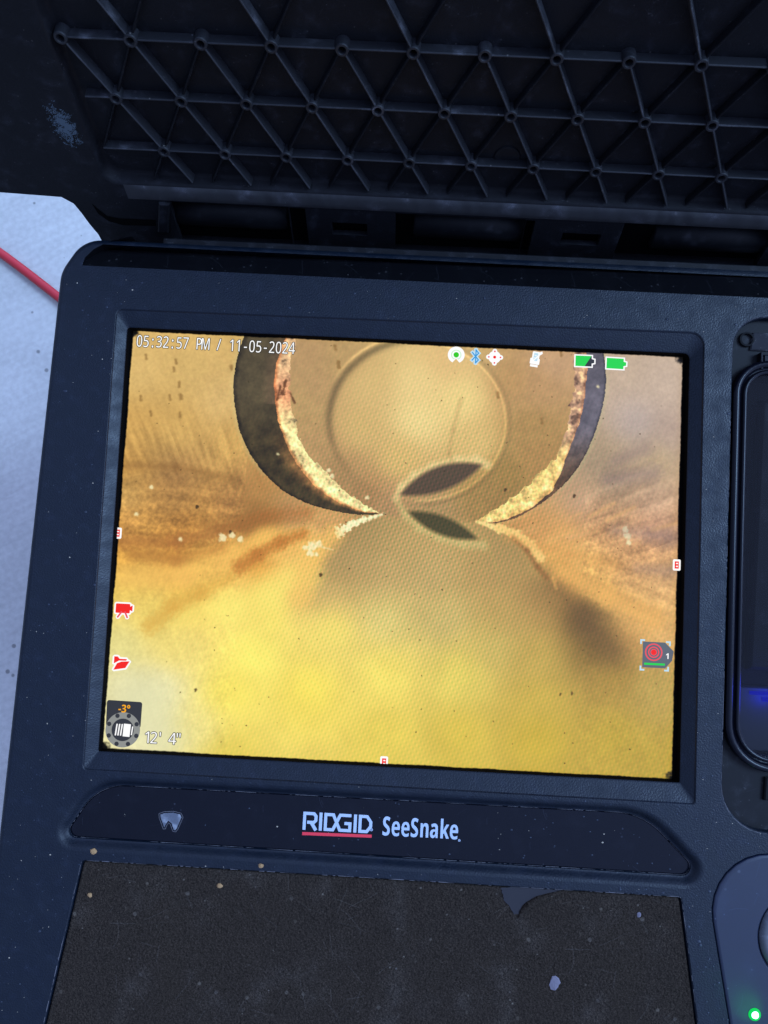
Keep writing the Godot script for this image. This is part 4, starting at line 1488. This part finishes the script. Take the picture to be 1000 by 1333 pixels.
	# the weave of the panel's own dots, strongest in the middle, and the dirty, ragged margin of the glass
	for y in VH:
		for x in VW:
			var i := y * VW + x
			var i3 := i * 3
			var u := (x + 0.5) / VW
			var v := (y + 0.5) / VH
			var k := exp(-pow((u - 0.55) / 0.30, 2.0) - pow((v - 0.42) / 0.30, 2.0)) + 0.35 * smoothstep(0.45, 0.8, v) * smoothstep(0.0, 0.4, u)
			var m1 := sin((x * 0.90 + y * 0.36) * 0.84)
			var m2 := sin((x * 0.50 - y * 0.66) * 0.84)
			var a := 0.10 * k * m1 * (0.6 + 0.8 * m2)
			var g := 0.085 * k * m1 * (0.7 + 0.6 * m2)
			var edge := minf(minf(u, 1.0 - u) * 246.0, minf(v, 1.0 - v) * 184.5)
			var dirt := smoothstep(-0.1, 0.45, edge - (cloud[i] / 255.0 - 0.4) * 0.5 - (wobble[i] / 255.0 - 0.5) * 0.3)
			var corner := minf(Vector2(u * 246.0, v * 184.5).length(), minf(Vector2((1.0 - u) * 246.0, v * 184.5).length(), minf(Vector2(u * 246.0, (1.0 - v) * 184.5).length(), Vector2((1.0 - u) * 246.0, (1.0 - v) * 184.5).length())))
			dirt *= smoothstep(1.2, 4.2, corner - (wobble[i] / 255.0 - 0.5) * 2.5)
			dirt = 0.06 + 0.94 * dirt
			buf[i3] = clampi(int(buf[i3] * (1.0 + a + g) * dirt), 0, 255)
			buf[i3 + 1] = clampi(int(buf[i3 + 1] * (1.0 + a - g * 0.6) * dirt), 0, 255)
			buf[i3 + 2] = clampi(int(buf[i3 + 2] * (1.0 + a) * dirt), 0, 255)
	return ImageTexture.create_from_image(Image.create_from_data(VW, VH, false, Image.FORMAT_RGB8, buf))


func lens_shape(a: Vector2, b: Vector2, up: float, down: float, grow: float, c: Color, alpha: float, soft: float):
	var ab := b - a
	var l := ab.length()
	var ux := ab / l
	var uz := Vector2(-ux.y, ux.x)
	var m := maxf(up, down) + grow + soft
	for y in range(int((minf(a.y, b.y) - m + 92.25) / 184.5 * VH), int((maxf(a.y, b.y) + m + 92.25) / 184.5 * VH)):
		for x in range(int((minf(a.x, b.x) - m + 123.0) / 246.0 * VW), int((maxf(a.x, b.x) + m + 123.0) / 246.0 * VW)):
			var p := Vector2((x + 0.5) / VW * 246.0 - 123.0, (y + 0.5) / VH * 184.5 - 92.25) - (a + b) * 0.5
			var s := p.dot(ux) / (l * 0.5 + grow)
			if absf(s) > 1.0:
				continue
			var t := p.dot(uz)
			var arch := 1.0 - s * s
			var k := clampf(((down + grow) * arch - t) / soft, 0.0, 1.0) * clampf(((up + grow) * arch + t) / soft, 0.0, 1.0) * alpha
			if k > 0.0:
				var i := (y * VW + x) * 3
				buf[i] = int(lerpf(buf[i], c.r * 255.0, k))
				buf[i + 1] = int(lerpf(buf[i + 1], c.g * 255.0, k))
				buf[i + 2] = int(lerpf(buf[i + 2], c.b * 255.0, k))


func video_details():
	dab(Vector2(-107.14, 71.91), Vector2(-95.97, 87.75), 12.0, 8.0, Color(0.885, 0.875, 0.69), 0.75, 9.0, 0.15)      # pale glare on the water at the lower left
	# the wet floor, darker where it mirrors the bore
	dabs([Vector2(69.73, 11.89), Vector2(83.63, 26.52), Vector2(96.71, 39.11)], 3.0, 6.0, Color(0.43, 0.33, 0.19), 0.6, 8.0, 0.2)
	# lower edges of the cut mirrored in the wet floor
	dabs([Vector2(-7.3, -15.2), Vector2(-14.63, -12.8), Vector2(-21.24, -9.75), Vector2(-25.15, -6.84)], 0.4, 2.2, Color(1.0, 0.95, 0.74), 1.0, 0.5, 0.8)
	dabs([Vector2(34.36, -14.26), Vector2(41.18, -12.57), Vector2(46.31, -11.14)], 0.5, 1.9, Color(0.98, 0.85, 0.54), 1.0, 0.6, 0.5)
	dabs([Vector2(44.58, -12.07), Vector2(52.11, -9.41), Vector2(58.33, -5.34), Vector2(62.91, 0.15)], 2.0, 2.2, Color(0.97, 0.80, 0.48), 0.95, 0.9, 0.5)
	dabs([Vector2(50.82, -7.99), Vector2(57.08, -2.91), Vector2(62.06, 4.23), Vector2(66.26, 8.71)], 1.0, 1.2, Color(0.55, 0.38, 0.20), 0.6, 1.2)
	dabs([Vector2(68.94, 8.58), Vector2(70.45, 13.19)], 0.8, 0.5, Color(0.88, 0.66, 0.36), 0.7, 0.8)
	# shore of the wet floor at either side
	dabs([Vector2(72.2, 6.06), Vector2(92.61, 15.06), Vector2(112.92, 24.01)], 3.0, 5.0, Color(0.93, 0.71, 0.38), 0.7, 3.5, 0.4)
	dabs([Vector2(48.12, -7.86), Vector2(75.28, -1.82), Vector2(95.53, 1.51)], 1.5, 3.0, Color(0.84, 0.62, 0.33), 0.4, 2.5, 0.4)
	dabs([Vector2(-117.8, 18.15), Vector2(-92.55, 15.51), Vector2(-72.78, 7.08), Vector2(-58.03, -1.1), Vector2(-41.06, -0.62)], 5.0, 6.0, Color(0.97, 0.76, 0.38), 0.6, 4.5, 0.3)
	dabs([Vector2(-91.36, 32.9), Vector2(-71.4, 28.53), Vector2(-54.89, 22.65), Vector2(-40.24, 13.5)], 5.0, 6.0, Color(1.0, 0.92, 0.46), 0.55, 7.0, 0.2)
	dabs([Vector2(-120.65, 2.42), Vector2(-96.91, 1.55), Vector2(-76.9, -4.21), Vector2(-58.7, -11.92), Vector2(-40.15, -14.22)], 3.0, 2.5, Color(0.66, 0.42, 0.20), 0.5, 3.0, 0.6)
	dabs([Vector2(-28.77, -4.96), Vector2(-38.27, 6.67), Vector2(-40.76, 21.92)], 4.0, 5.5, Color(0.96, 0.77, 0.40), 0.65, 4.0, 0.3)
	# brown tongues over the yellow slope at the left
	dabs([Vector2(-68.47, 10.91), Vector2(-61.04, 5.13), Vector2(-51.23, -0.77), Vector2(-41.31, -5)], 3.0, 2.0, Color(0.74, 0.48, 0.20), 0.8, 2.4, 0.5)
	dabs([Vector2(-115.15, 7.89), Vector2(-96.39, 8.96), Vector2(-76.46, 2.54)], 3.0, 2.0, Color(0.72, 0.49, 0.22), 0.6, 3.0, 0.4)
	dabs([Vector2(-106.16, 38.68), Vector2(-96.64, 29.83), Vector2(-84.59, 23.17), Vector2(-72.21, 15.82)], 3.2, 2.0, Color(0.86, 0.66, 0.28), 0.6, 3.5, 0.6)
	dabs([Vector2(-83.72, -4.54), Vector2(-66.89, -7.09), Vector2(-53.62, -12.18)], 4.0, 2.0, Color(0.62, 0.42, 0.20), 0.6, 4.0, 0.5)
	dabs([Vector2(-126.55, -31.06), Vector2(-99.2, -31.74), Vector2(-75.04, -28.15)], 1.5, 1.2, Color(0.56, 0.40, 0.20), 0.5, 2.0, 0.5)
	# holes standing one above the other: the opening and its mirror image
	dabs([Vector2(-1.24, -22.65), Vector2(0.88, -27.86), Vector2(6.39, -33.26), Vector2(14.67, -37.78), Vector2(24.71, -41.02), Vector2(33.19, -41.44), Vector2(38.02, -39.63)], 1.5, 2.0, Color(0.90, 0.80, 0.54), 0.8, 1.9, 0.3)
	lens_shape(Vector2(-0.95, -23.68), Vector2(37.32, -39.94), 6.6, 5.2, 0.6, Color(0.34, 0.28, 0.21), 0.97, 2.2)
	dabs([Vector2(-0.1, -20.32), Vector2(3.18, -15.73), Vector2(9.53, -10.29), Vector2(18.84, -6.37), Vector2(29.06, -4.18), Vector2(38.17, -3.97)], 1.3, 1.9, Color(0.80, 0.72, 0.46), 0.75, 2.0, 0.3)
	lens_shape(Vector2(2.74, -17.75), Vector2(36.73, -6.26), 4.2, 4.8, 0.6, Color(0.29, 0.27, 0.15), 0.96, 2.2)
	dabs([Vector2(25.2, -68.23), Vector2(22.41, -54.29), Vector2(20.84, -43.91), Vector2(23.06, -39.91)], 1.0, 0.7, Color(0.66, 0.55, 0.34), 0.28, 1.0)
	dabs([Vector2(38.7, -7.38), Vector2(43.57, 4.17), Vector2(46.33, 14.09)], 0.6, 0.5, Color(0.72, 0.62, 0.36), 0.5, 0.7)
	# crumbs caught in the light, and dirt on the glass
	for e in [[Vector2(-36.95, 0.19), 2.6], [Vector2(-34.3, -0.96), 1.8], [Vector2(-37.79, 3.27), 1.9], [Vector2(-39.95, 1.02), 1.4], [Vector2(-35.05, 3.81), 1.2], [Vector2(-95.3, 0.11), 1.1], [Vector2(-109.82, -22.3), 1.0], [Vector2(-115.43, -10.07), 1.1], [Vector2(99.75, -13.85), 1.8], [Vector2(100.84, -11.21), 2.0], [Vector2(101.26, -8.53), 1.4], [Vector2(-76.72, -1.51), 2.2], [Vector2(-72.73, -2.73), 1.8], [Vector2(-68.9, -1.23), 1.6], [Vector2(-30.22, -31.08), 1.3], [Vector2(-31.74, -33.74), 1.0], [Vector2(-14.11, -22.34), 1.0], [Vector2(85.57, -77.09), 0.7], [Vector2(-54.6, -39.8), 0.7]]:
		dab(e[0], e[0] + Vector2(0.3, 0.2), e[1] * 0.8, e[1] * 0.6, Color(0.98, 0.93, 0.72), 0.85, 0.6, 0.5)
	dab(Vector2(-34.25, 0.05), Vector2(-27.74, 1.41), 0.5, 0.2, Color(0.95, 0.85, 0.60), 0.8, 0.4, 0.6)
	for e in [[Vector2(-53.15, -72.71), Vector2(-54.18, -67.1), 1.2], [Vector2(-55.4, -70.16), Vector2(-56.41, -64.21), 0.8], [Vector2(-50.76, -67.26), Vector2(-48.46, -63.22), 0.7]]:
		dab(e[0], e[1], e[2] * 0.5, e[2] * 0.7, Color(0.36, 0.22, 0.12), 0.8, 0.5, 0.9)
	for e in [[Vector2(-102.88, -80.03), 0.5], [Vector2(-100.79, -69.67), 0.6], [Vector2(-99.72, -64.16), 0.7], [Vector2(-104.5, -63.58), 0.5], [Vector2(-103.67, -76.5), 0.5], [Vector2(-99.52, -56.19), 0.5], [Vector2(-116.46, -81.47), 0.5], [Vector2(-112.56, -55.9), 0.5], [Vector2(-117.52, -62.59), 0.6], [Vector2(-77.94, -78.46), 0.6], [Vector2(-30.32, -82.18), 0.9], [Vector2(-32.11, -89.78), 0.6], [Vector2(41.43, -71.8), 0.6], [Vector2(61.27, -61.38), 0.6], [Vector2(68.68, -91.89), 0.5]]:
		dab(e[0], e[0] + Vector2(0.4, 1.8), e[1], e[1], Color(0.50, 0.37, 0.18), 0.6, 0.6, 0.6)
	# slanting smears on the right-hand wall
	for e in [[Vector2(84.1, -19.15), Vector2(94.68, -25.44), 0.9], [Vector2(91.57, -17.49), Vector2(103.48, -24.19), 0.8], [Vector2(74.08, -16.61), Vector2(80.02, -20.3), 0.7], [Vector2(111.84, -14.47), Vector2(123.15, -18.42), 1.0], [Vector2(75.02, -9.22), Vector2(88.36, -12.6), 1.2]]:
		dab(e[0], e[1], e[2], e[2] * 0.6, Color(0.88, 0.68, 0.44), 0.6, 1.0, 0.7)
	for e in [[Vector2(94.1, -44.14), Vector2(107.46, -49.94), 3.0], [Vector2(90.99, -35.46), Vector2(111.12, -39.87), 3.5], [Vector2(95.05, -13.62), Vector2(121.99, -11.61), 3.5], [Vector2(105.62, 2.67), Vector2(122.38, 3.49), 2.5]]:
		dab(e[0], e[1], e[2] * 0.5, e[2], Color(0.55, 0.46, 0.45), 0.42, 4.0, 0.5)
	var r := RandomNumberGenerator.new()
	r.seed = 61
	for k in 150:
		var p := Vector2(r.randf_range(-120, 120), r.randf_range(-90, 90))
		dab(p, p + Vector2(r.randf_range(-0.4, 0.4), r.randf_range(-0.4, 0.4)), r.randf_range(0.08, 0.30), 0.1, Color(0.18, 0.14, 0.05), r.randf_range(0.3, 0.9), 0.25)
	for e in [[Vector2(-32.53, 12.44), 1.0], [Vector2(77.06, -27.95), 0.9], [Vector2(46.58, -29.14), 0.7], [Vector2(-73.51, -4.38), 0.8], [Vector2(-88.83, -14.82), 0.9], [Vector2(-84.13, 65.1), 0.7], [Vector2(79.04, 57.84), 0.7], [Vector2(74.08, 58.43), 0.5]]:
		dab(e[0], e[0] + Vector2(-0.2, 0.7), e[1] * 0.7, e[1] * 0.4, Color(0.22, 0.16, 0.06), 0.8, 0.4, 0.8)


func build_display(monitor: Node3D):
	var st := st_new()
	st.set_smooth_group(-1)
	var q := rect(-123.0, -92.25, 123.0, 92.25)
	var uv := [Vector2(0, 0), Vector2(1, 0), Vector2(1, 1), Vector2(0, 1)]
	for k in [0, 1, 2, 0, 2, 3]:
		st.set_uv(uv[k])
		st.add_vertex(v3(q[k], 0.0))
	var m := mat("display_glass", Color(0.01, 0.01, 0.01), 0.35, 0.22)
	m.emission_enabled = true
	m.emission = Color.WHITE
	m.emission_operator = BaseMaterial3D.EMISSION_OP_MULTIPLY
	m.emission_texture = video_picture()
	m.emission_energy_multiplier = 1.0
	m.texture_repeat = false
	var display := put("display_screen", st, m, monitor)
	display.set_meta("label", "lit screen showing the inside of a yellow pipe")
	var l := AreaLight3D.new()
	l.name = "display_light"
	l.area_size = Vector2(0.24, 0.18)
	l.light_color = Color(0.92, 0.78, 0.42)
	l.light_energy = 0.004
	l.area_range = 2.0
	l.area_attenuation = 2.0
	l.shadow_enabled = true
	l.rotation_degrees.x = 90.0
	l.position = Vector3(0, LIFT + 0.0006, 0)
	add_child(l)

	# clock and distance: white letters with a thin dark outline
	var a := Vector2(-121.22, -85.09)
	var cap := a.y - Vector2(-121.6, -90.33).y
	screen_text(display, "clock_text", "05:32:57 PM / 11-05-2024", a, cap, (Vector2(-49.75, -85.07).x - a.x) / 24.0, 0.74)
	a = Vector2(-104.92, 88.88)
	screen_text(display, "distance_text", "12' 4\"", a, a.y - Vector2(-105.27, 83.98).y, (Vector2(-88.87, 89.01).x - a.x) / 6.0, 0.95)
	# signal lamp mark
	var c := Vector2(22.25, -88.23)
	var r := c.x - Vector2(18.49, -88.05).x
	icon(display, "signal_icon", [[wedge(c, r, 0.42), "white_light"], [wedge(c, r * 0.62, 0.42), "pale_green_light"], [wedge(c, r * 0.5, 0.45), "white_light"], [[circle(c, r * 0.33, 16)], "lime_light"]])
	# wireless rune
	c = Vector2(30.83, -87.95)
	var k := r / 11.0
	var rune := PackedVector2Array([c + Vector2(-4, -5) * k, c + Vector2(4, 4.5) * k, c + Vector2(0.5, 8.5) * k, c + Vector2(0.5, -8.5) * k, c + Vector2(4, -4.5) * k, c + Vector2(-4, 5) * k])
	icon(display, "wireless_icon", [[seg_polys(rune, 4.6 * k), "ice_light"], [seg_polys(rune, 1.5 * k), "blue_light"]])
	# cross hair
	c = Vector2(39.39, -88.02)
	var knobs := []
	var dots := []
	for e in [Vector2(0, -1), Vector2(1, 0), Vector2(0, 1), Vector2(-1, 0)]:
		knobs.append(circle(c + e * 8.0 * k, 3.2 * k, 12))
		dots.append(circle(c + e * 7.6 * k, 1.2 * k, 8))
	icon(display, "target_icon", [[knobs + [circle(c, 8.2 * k, 24)], "white_light"], [dots, "pink_light"], [[circle(c, 2.0 * k, 12)], "red_light"]])
	# muted microphone
	c = Vector2(57.53, -88.21)
	icon(display, "microphone_icon", [[[tilted(rounded(rect(-4.6, -9.5, 4.8, 6.5), 4.5 * k), c, k), tilted(rounded(rect(-6.5, -0.5, 6.0, 7.5), 3.4 * k), c, k), tilted(rect(-5.5, 8, 4.5, 11), c, k), tilted(PackedVector2Array([Vector2(4, -9), Vector2(7.5, -11), Vector2(8.5, -8), Vector2(5, -5)]), c, k)], "white_light"],
		[[tilted(rounded(rect(-2.6, -7.5, 2.8, 3.0), 2.4 * k), c, k)], "ice_light"], [[tilted(PackedVector2Array([Vector2(-5.2, 5), Vector2(5.4, -8), Vector2(6.6, -7), Vector2(-4.0, 6)]), c, k), tilted(rect(-1.6, -4.5, 1.6, -3.6), c, k), tilted(rect(-1.6, -1.5, 1.6, -0.6), c, k)], "white_light"]])
	# two batteries, the first two thirds full
	battery(display, Vector2(74.79, -88.18), Vector2(83.15, -88.24), k, true)
	battery(display, Vector2(88.63, -87.82), Vector2(97.33, -87.72), k, false)
	# small red marks at the middle of three edges
	for e in [Vector2(-123.13, -1.19), Vector2(122.63, 0.29), Vector2(-0.83, 91.51)]:
		var b: Vector2 = e
		icon(display, "edge_mark", [[[rounded(box_at(b, 5.0 * k, 7.2 * k), 2.0 * k)], "white_light"], [[box_at(b, 2.6 * k, 4.6 * k)], "red_light"], [[box_at(b + Vector2(0.3, -2.0) * k, 1.3 * k, 0.8 * k), box_at(b + Vector2(0.3, 1.8) * k, 1.3 * k, 0.8 * k)], "white_light"]])
	# red film camera on legs
	c = Vector2(-117.83, 31.59)
	var body := [rounded(box_at(c + Vector2(-1.8, 0.0) * k, 9.2 * k, 6.0 * k), 1.2 * k), PackedVector2Array([c + Vector2(7, -2.5) * k, c + Vector2(10.6, -4.2) * k, c + Vector2(10.6, 3.2) * k, c + Vector2(7, 1.8) * k])]
	var legs := seg_polys(PackedVector2Array([c + Vector2(-3.5, 5) * k, c + Vector2(-7.5, 11) * k]), 2.2 * k) + seg_polys(PackedVector2Array([c + Vector2(1.5, 5) * k, c + Vector2(4.5, 11) * k]), 2.2 * k)
	icon(display, "camera_icon", [[grown(body, 2.0 * k) + grown(legs, 1.6 * k), "white_light"], [body, "red_light"], [legs, "pink_light"]])
	# red folder
	c = Vector2(-117.75, 55.6)
	var folder := [PackedVector2Array([c + Vector2(-8.5, -9) * k, c + Vector2(-4, -9) * k, c + Vector2(-1.5, -6.2) * k, c + Vector2(8, -6.2) * k, c + Vector2(7, -4.2) * k, c + Vector2(-2, -4.0) * k, c + Vector2(-8.5, 0) * k]), PackedVector2Array([c + Vector2(-8.5, 8.0) * k, c + Vector2(-4.5, -0.4) * k, c + Vector2(1, -2.8) * k, c + Vector2(11.5, -3.6) * k, c + Vector2(6.6, 5.0) * k])]
	icon(display, "folder_icon", [[grown(folder, 2.1 * k), "white_light"], [folder, "red_light"]])
	# dial with its angle
	c = Vector2(-114.66, 83.82)
	r = Vector2(-107.13, 83.75).x - c.x
	var tile := rounded(PackedVector2Array([Vector2(-122.46, 71.4), Vector2(-107, 71.58), Vector2(-107.03, 82.76), Vector2(-122.1, 82.91)]), 3.0 * k)
	var teeth := []
	for i in 8:
		var an := TAU * (i + 0.45) / 8.0
		teeth.append(circle(c + Vector2.from_angle(an) * r * 0.86, r * 0.13, 10))
	var bars := []
	for x in [-0.42, -0.27, -0.12]:
		bars.append(PackedVector2Array([c + Vector2(x + 0.04, -0.33) * r, c + Vector2(x + 0.12, -0.33) * r, c + Vector2(x + 0.06, 0.33) * r, c + Vector2(x - 0.02, 0.33) * r]))
	bars.append(PackedVector2Array([c + Vector2(0.05, -0.36) * r, c + Vector2(0.46, -0.34) * r, c + Vector2(0.42, 0.38) * r, c + Vector2(0.02, 0.36) * r]))
	bars.append(PackedVector2Array([c + Vector2(0.53, -0.22) * r, c + Vector2(0.60, -0.22) * r, c + Vector2(0.56, 0.27) * r, c + Vector2(0.49, 0.27) * r]))
	icon(display, "dial_icon", [[[tile], "slate_light"], [[circle(c, r, 40)], "grey_light"], [teeth, "slate_light"], [[circle(c, r * 0.64, 32)], "slate_light"], [bars, "white_light"]])
	st = st_new()
	letters(st, "-3°", sans_bold, 3.3, Vector2(-117.22, 76.4), 0.32, 0.0, 0.9)
	put("angle_text", st, M.amber_light, display)
	# recording tile at the right
	c = Vector2(113.66, 38.56)
	icon(display, "record_icon", [[[PackedVector2Array([Vector2(108.88, 34.17), Vector2(118.53, 34.17), Vector2(122.28, 37.78), Vector2(121.72, 41.77), Vector2(118.83, 45.22), Vector2(108.86, 45.25)])], "tile_light"], [ring_polys(c, 9.4 * k, 11.2 * k) + ring_polys(c, 5.6 * k, 7.2 * k) + [circle(c, 4.2 * k, 16)], "pink_light"], [[circle(c, 3.2 * k, 14)], "red_light"],
		[[PackedVector2Array([Vector2(109.64, 43.23), Vector2(118.6, 43.19), Vector2(118.59, 44.05), Vector2(109.63, 44.12)])], "green_light"], [corner_marks(), "ice_light"]])
	st = st_new()
	letters(st, "1", sans_bold, 2.4, Vector2(118.71, 41.1), 0.36, 0.0, 1.0)
	put("count_text", st, M.white_light, display)


func corner_marks() -> Array:
	var out := []
	for e in [[Vector2(108.03, 33.56), 1, 1], [Vector2(120.51, 33.9), -1, 1], [Vector2(108.06, 46.28), 1, -1], [Vector2(120.01, 46.15), -1, -1]]:
		var p: Vector2 = e[0]
		out.append(stroke(PackedVector2Array([p + Vector2(1.7 * e[1], 0), p, p + Vector2(0, 1.7 * e[2])]), 0.75)[0])
	return out


func screen_text(display: Node3D, called: String, text: String, at: Vector2, cap: float, advance: float, sx: float):
	var st := st_new()
	var k := 0
	for o in [Vector2(0.28, 0), Vector2(-0.28, 0), Vector2(0, 0.28), Vector2(0, -0.28), Vector2(0.2, 0.2), Vector2(-0.2, 0.2), Vector2(0.2, -0.2), Vector2(-0.2, -0.2)]:
		letters(st, text, sans, cap, at + o, 0.06 + 0.002 * k, advance, sx)
		k += 1
	st.generate_normals()
	var mesh := st.commit()
	mesh.surface_set_material(0, M.outline_black)
	st = st_new()
	letters(st, text, sans, cap, at, 0.1, advance, sx)
	st.generate_normals()
	st.commit(mesh)
	mesh.surface_set_material(1, M.white_light)
	mesh_part(called, mesh, display)


func icon(display: Node3D, called: String, layers: Array):
	var mesh := ArrayMesh.new()
	var h := 0.06
	for e in layers:
		layer(mesh, e[0], h, M[e[1]])
		h += 0.045
	mesh_part(called, mesh, display)


func wedge(c: Vector2, r: float, half: float) -> Array:
	var p := circle(c, r, 36, PI * 0.5 + half, PI * 2.5 - half)
	p.append(c + Vector2(0, r * 0.45))
	return [p]


func box_at(c: Vector2, hx: float, hz: float) -> PackedVector2Array:
	return rect(c.x - hx, c.y - hz, c.x + hx, c.y + hz)


func tilted(p: PackedVector2Array, c: Vector2, k: float) -> PackedVector2Array:
	var out := PackedVector2Array()
	for q in p:
		out.append(c + q.rotated(0.12) * k)
	return out


func grown(polys: Array, d: float) -> Array:
	var out := []
	for p in polys:
		out.append_array(Geometry2D.offset_polygon(p, d, Geometry2D.JOIN_ROUND))
	return out


func seg_polys(p: PackedVector2Array, w: float) -> Array:
	var out := []
	for i in p.size() - 1:
		out.append_array(Geometry2D.offset_polyline(PackedVector2Array([p[i], p[i + 1]]), w * 0.5, Geometry2D.JOIN_ROUND, Geometry2D.END_SQUARE))
	return out


func battery(display: Node3D, a: Vector2, b: Vector2, k: float, partial: bool):
	var d := (b - a).normalized()
	var n := Vector2(-d.y, d.x)
	var l := a.distance_to(b)
	var hz := 8.6 * k
	var f := func(x, z): return a + d * x + n * z
	var shell := PackedVector2Array([f.call(0, -hz), f.call(l, -hz), f.call(l, -hz * 0.5), f.call(l + 3.4 * k, -hz * 0.4), f.call(l + 3.4 * k, hz * 0.4), f.call(l, hz * 0.5), f.call(l, hz), f.call(0, hz)])
	var core := inset(shell, 1.7 * k)
	var rows := [[[shell], "white_light"]]
	if partial:
		rows.append([[core], "slate_light"])
		rows.append([[PackedVector2Array([core[0], f.call(l - 2.2 * k, -hz + 1.7 * k), f.call(l * 0.56, hz - 1.7 * k), core[7]])], "green_light"])
	else:
		rows.append([[core], "green_light"])
	icon(display, "battery_icon", rows)
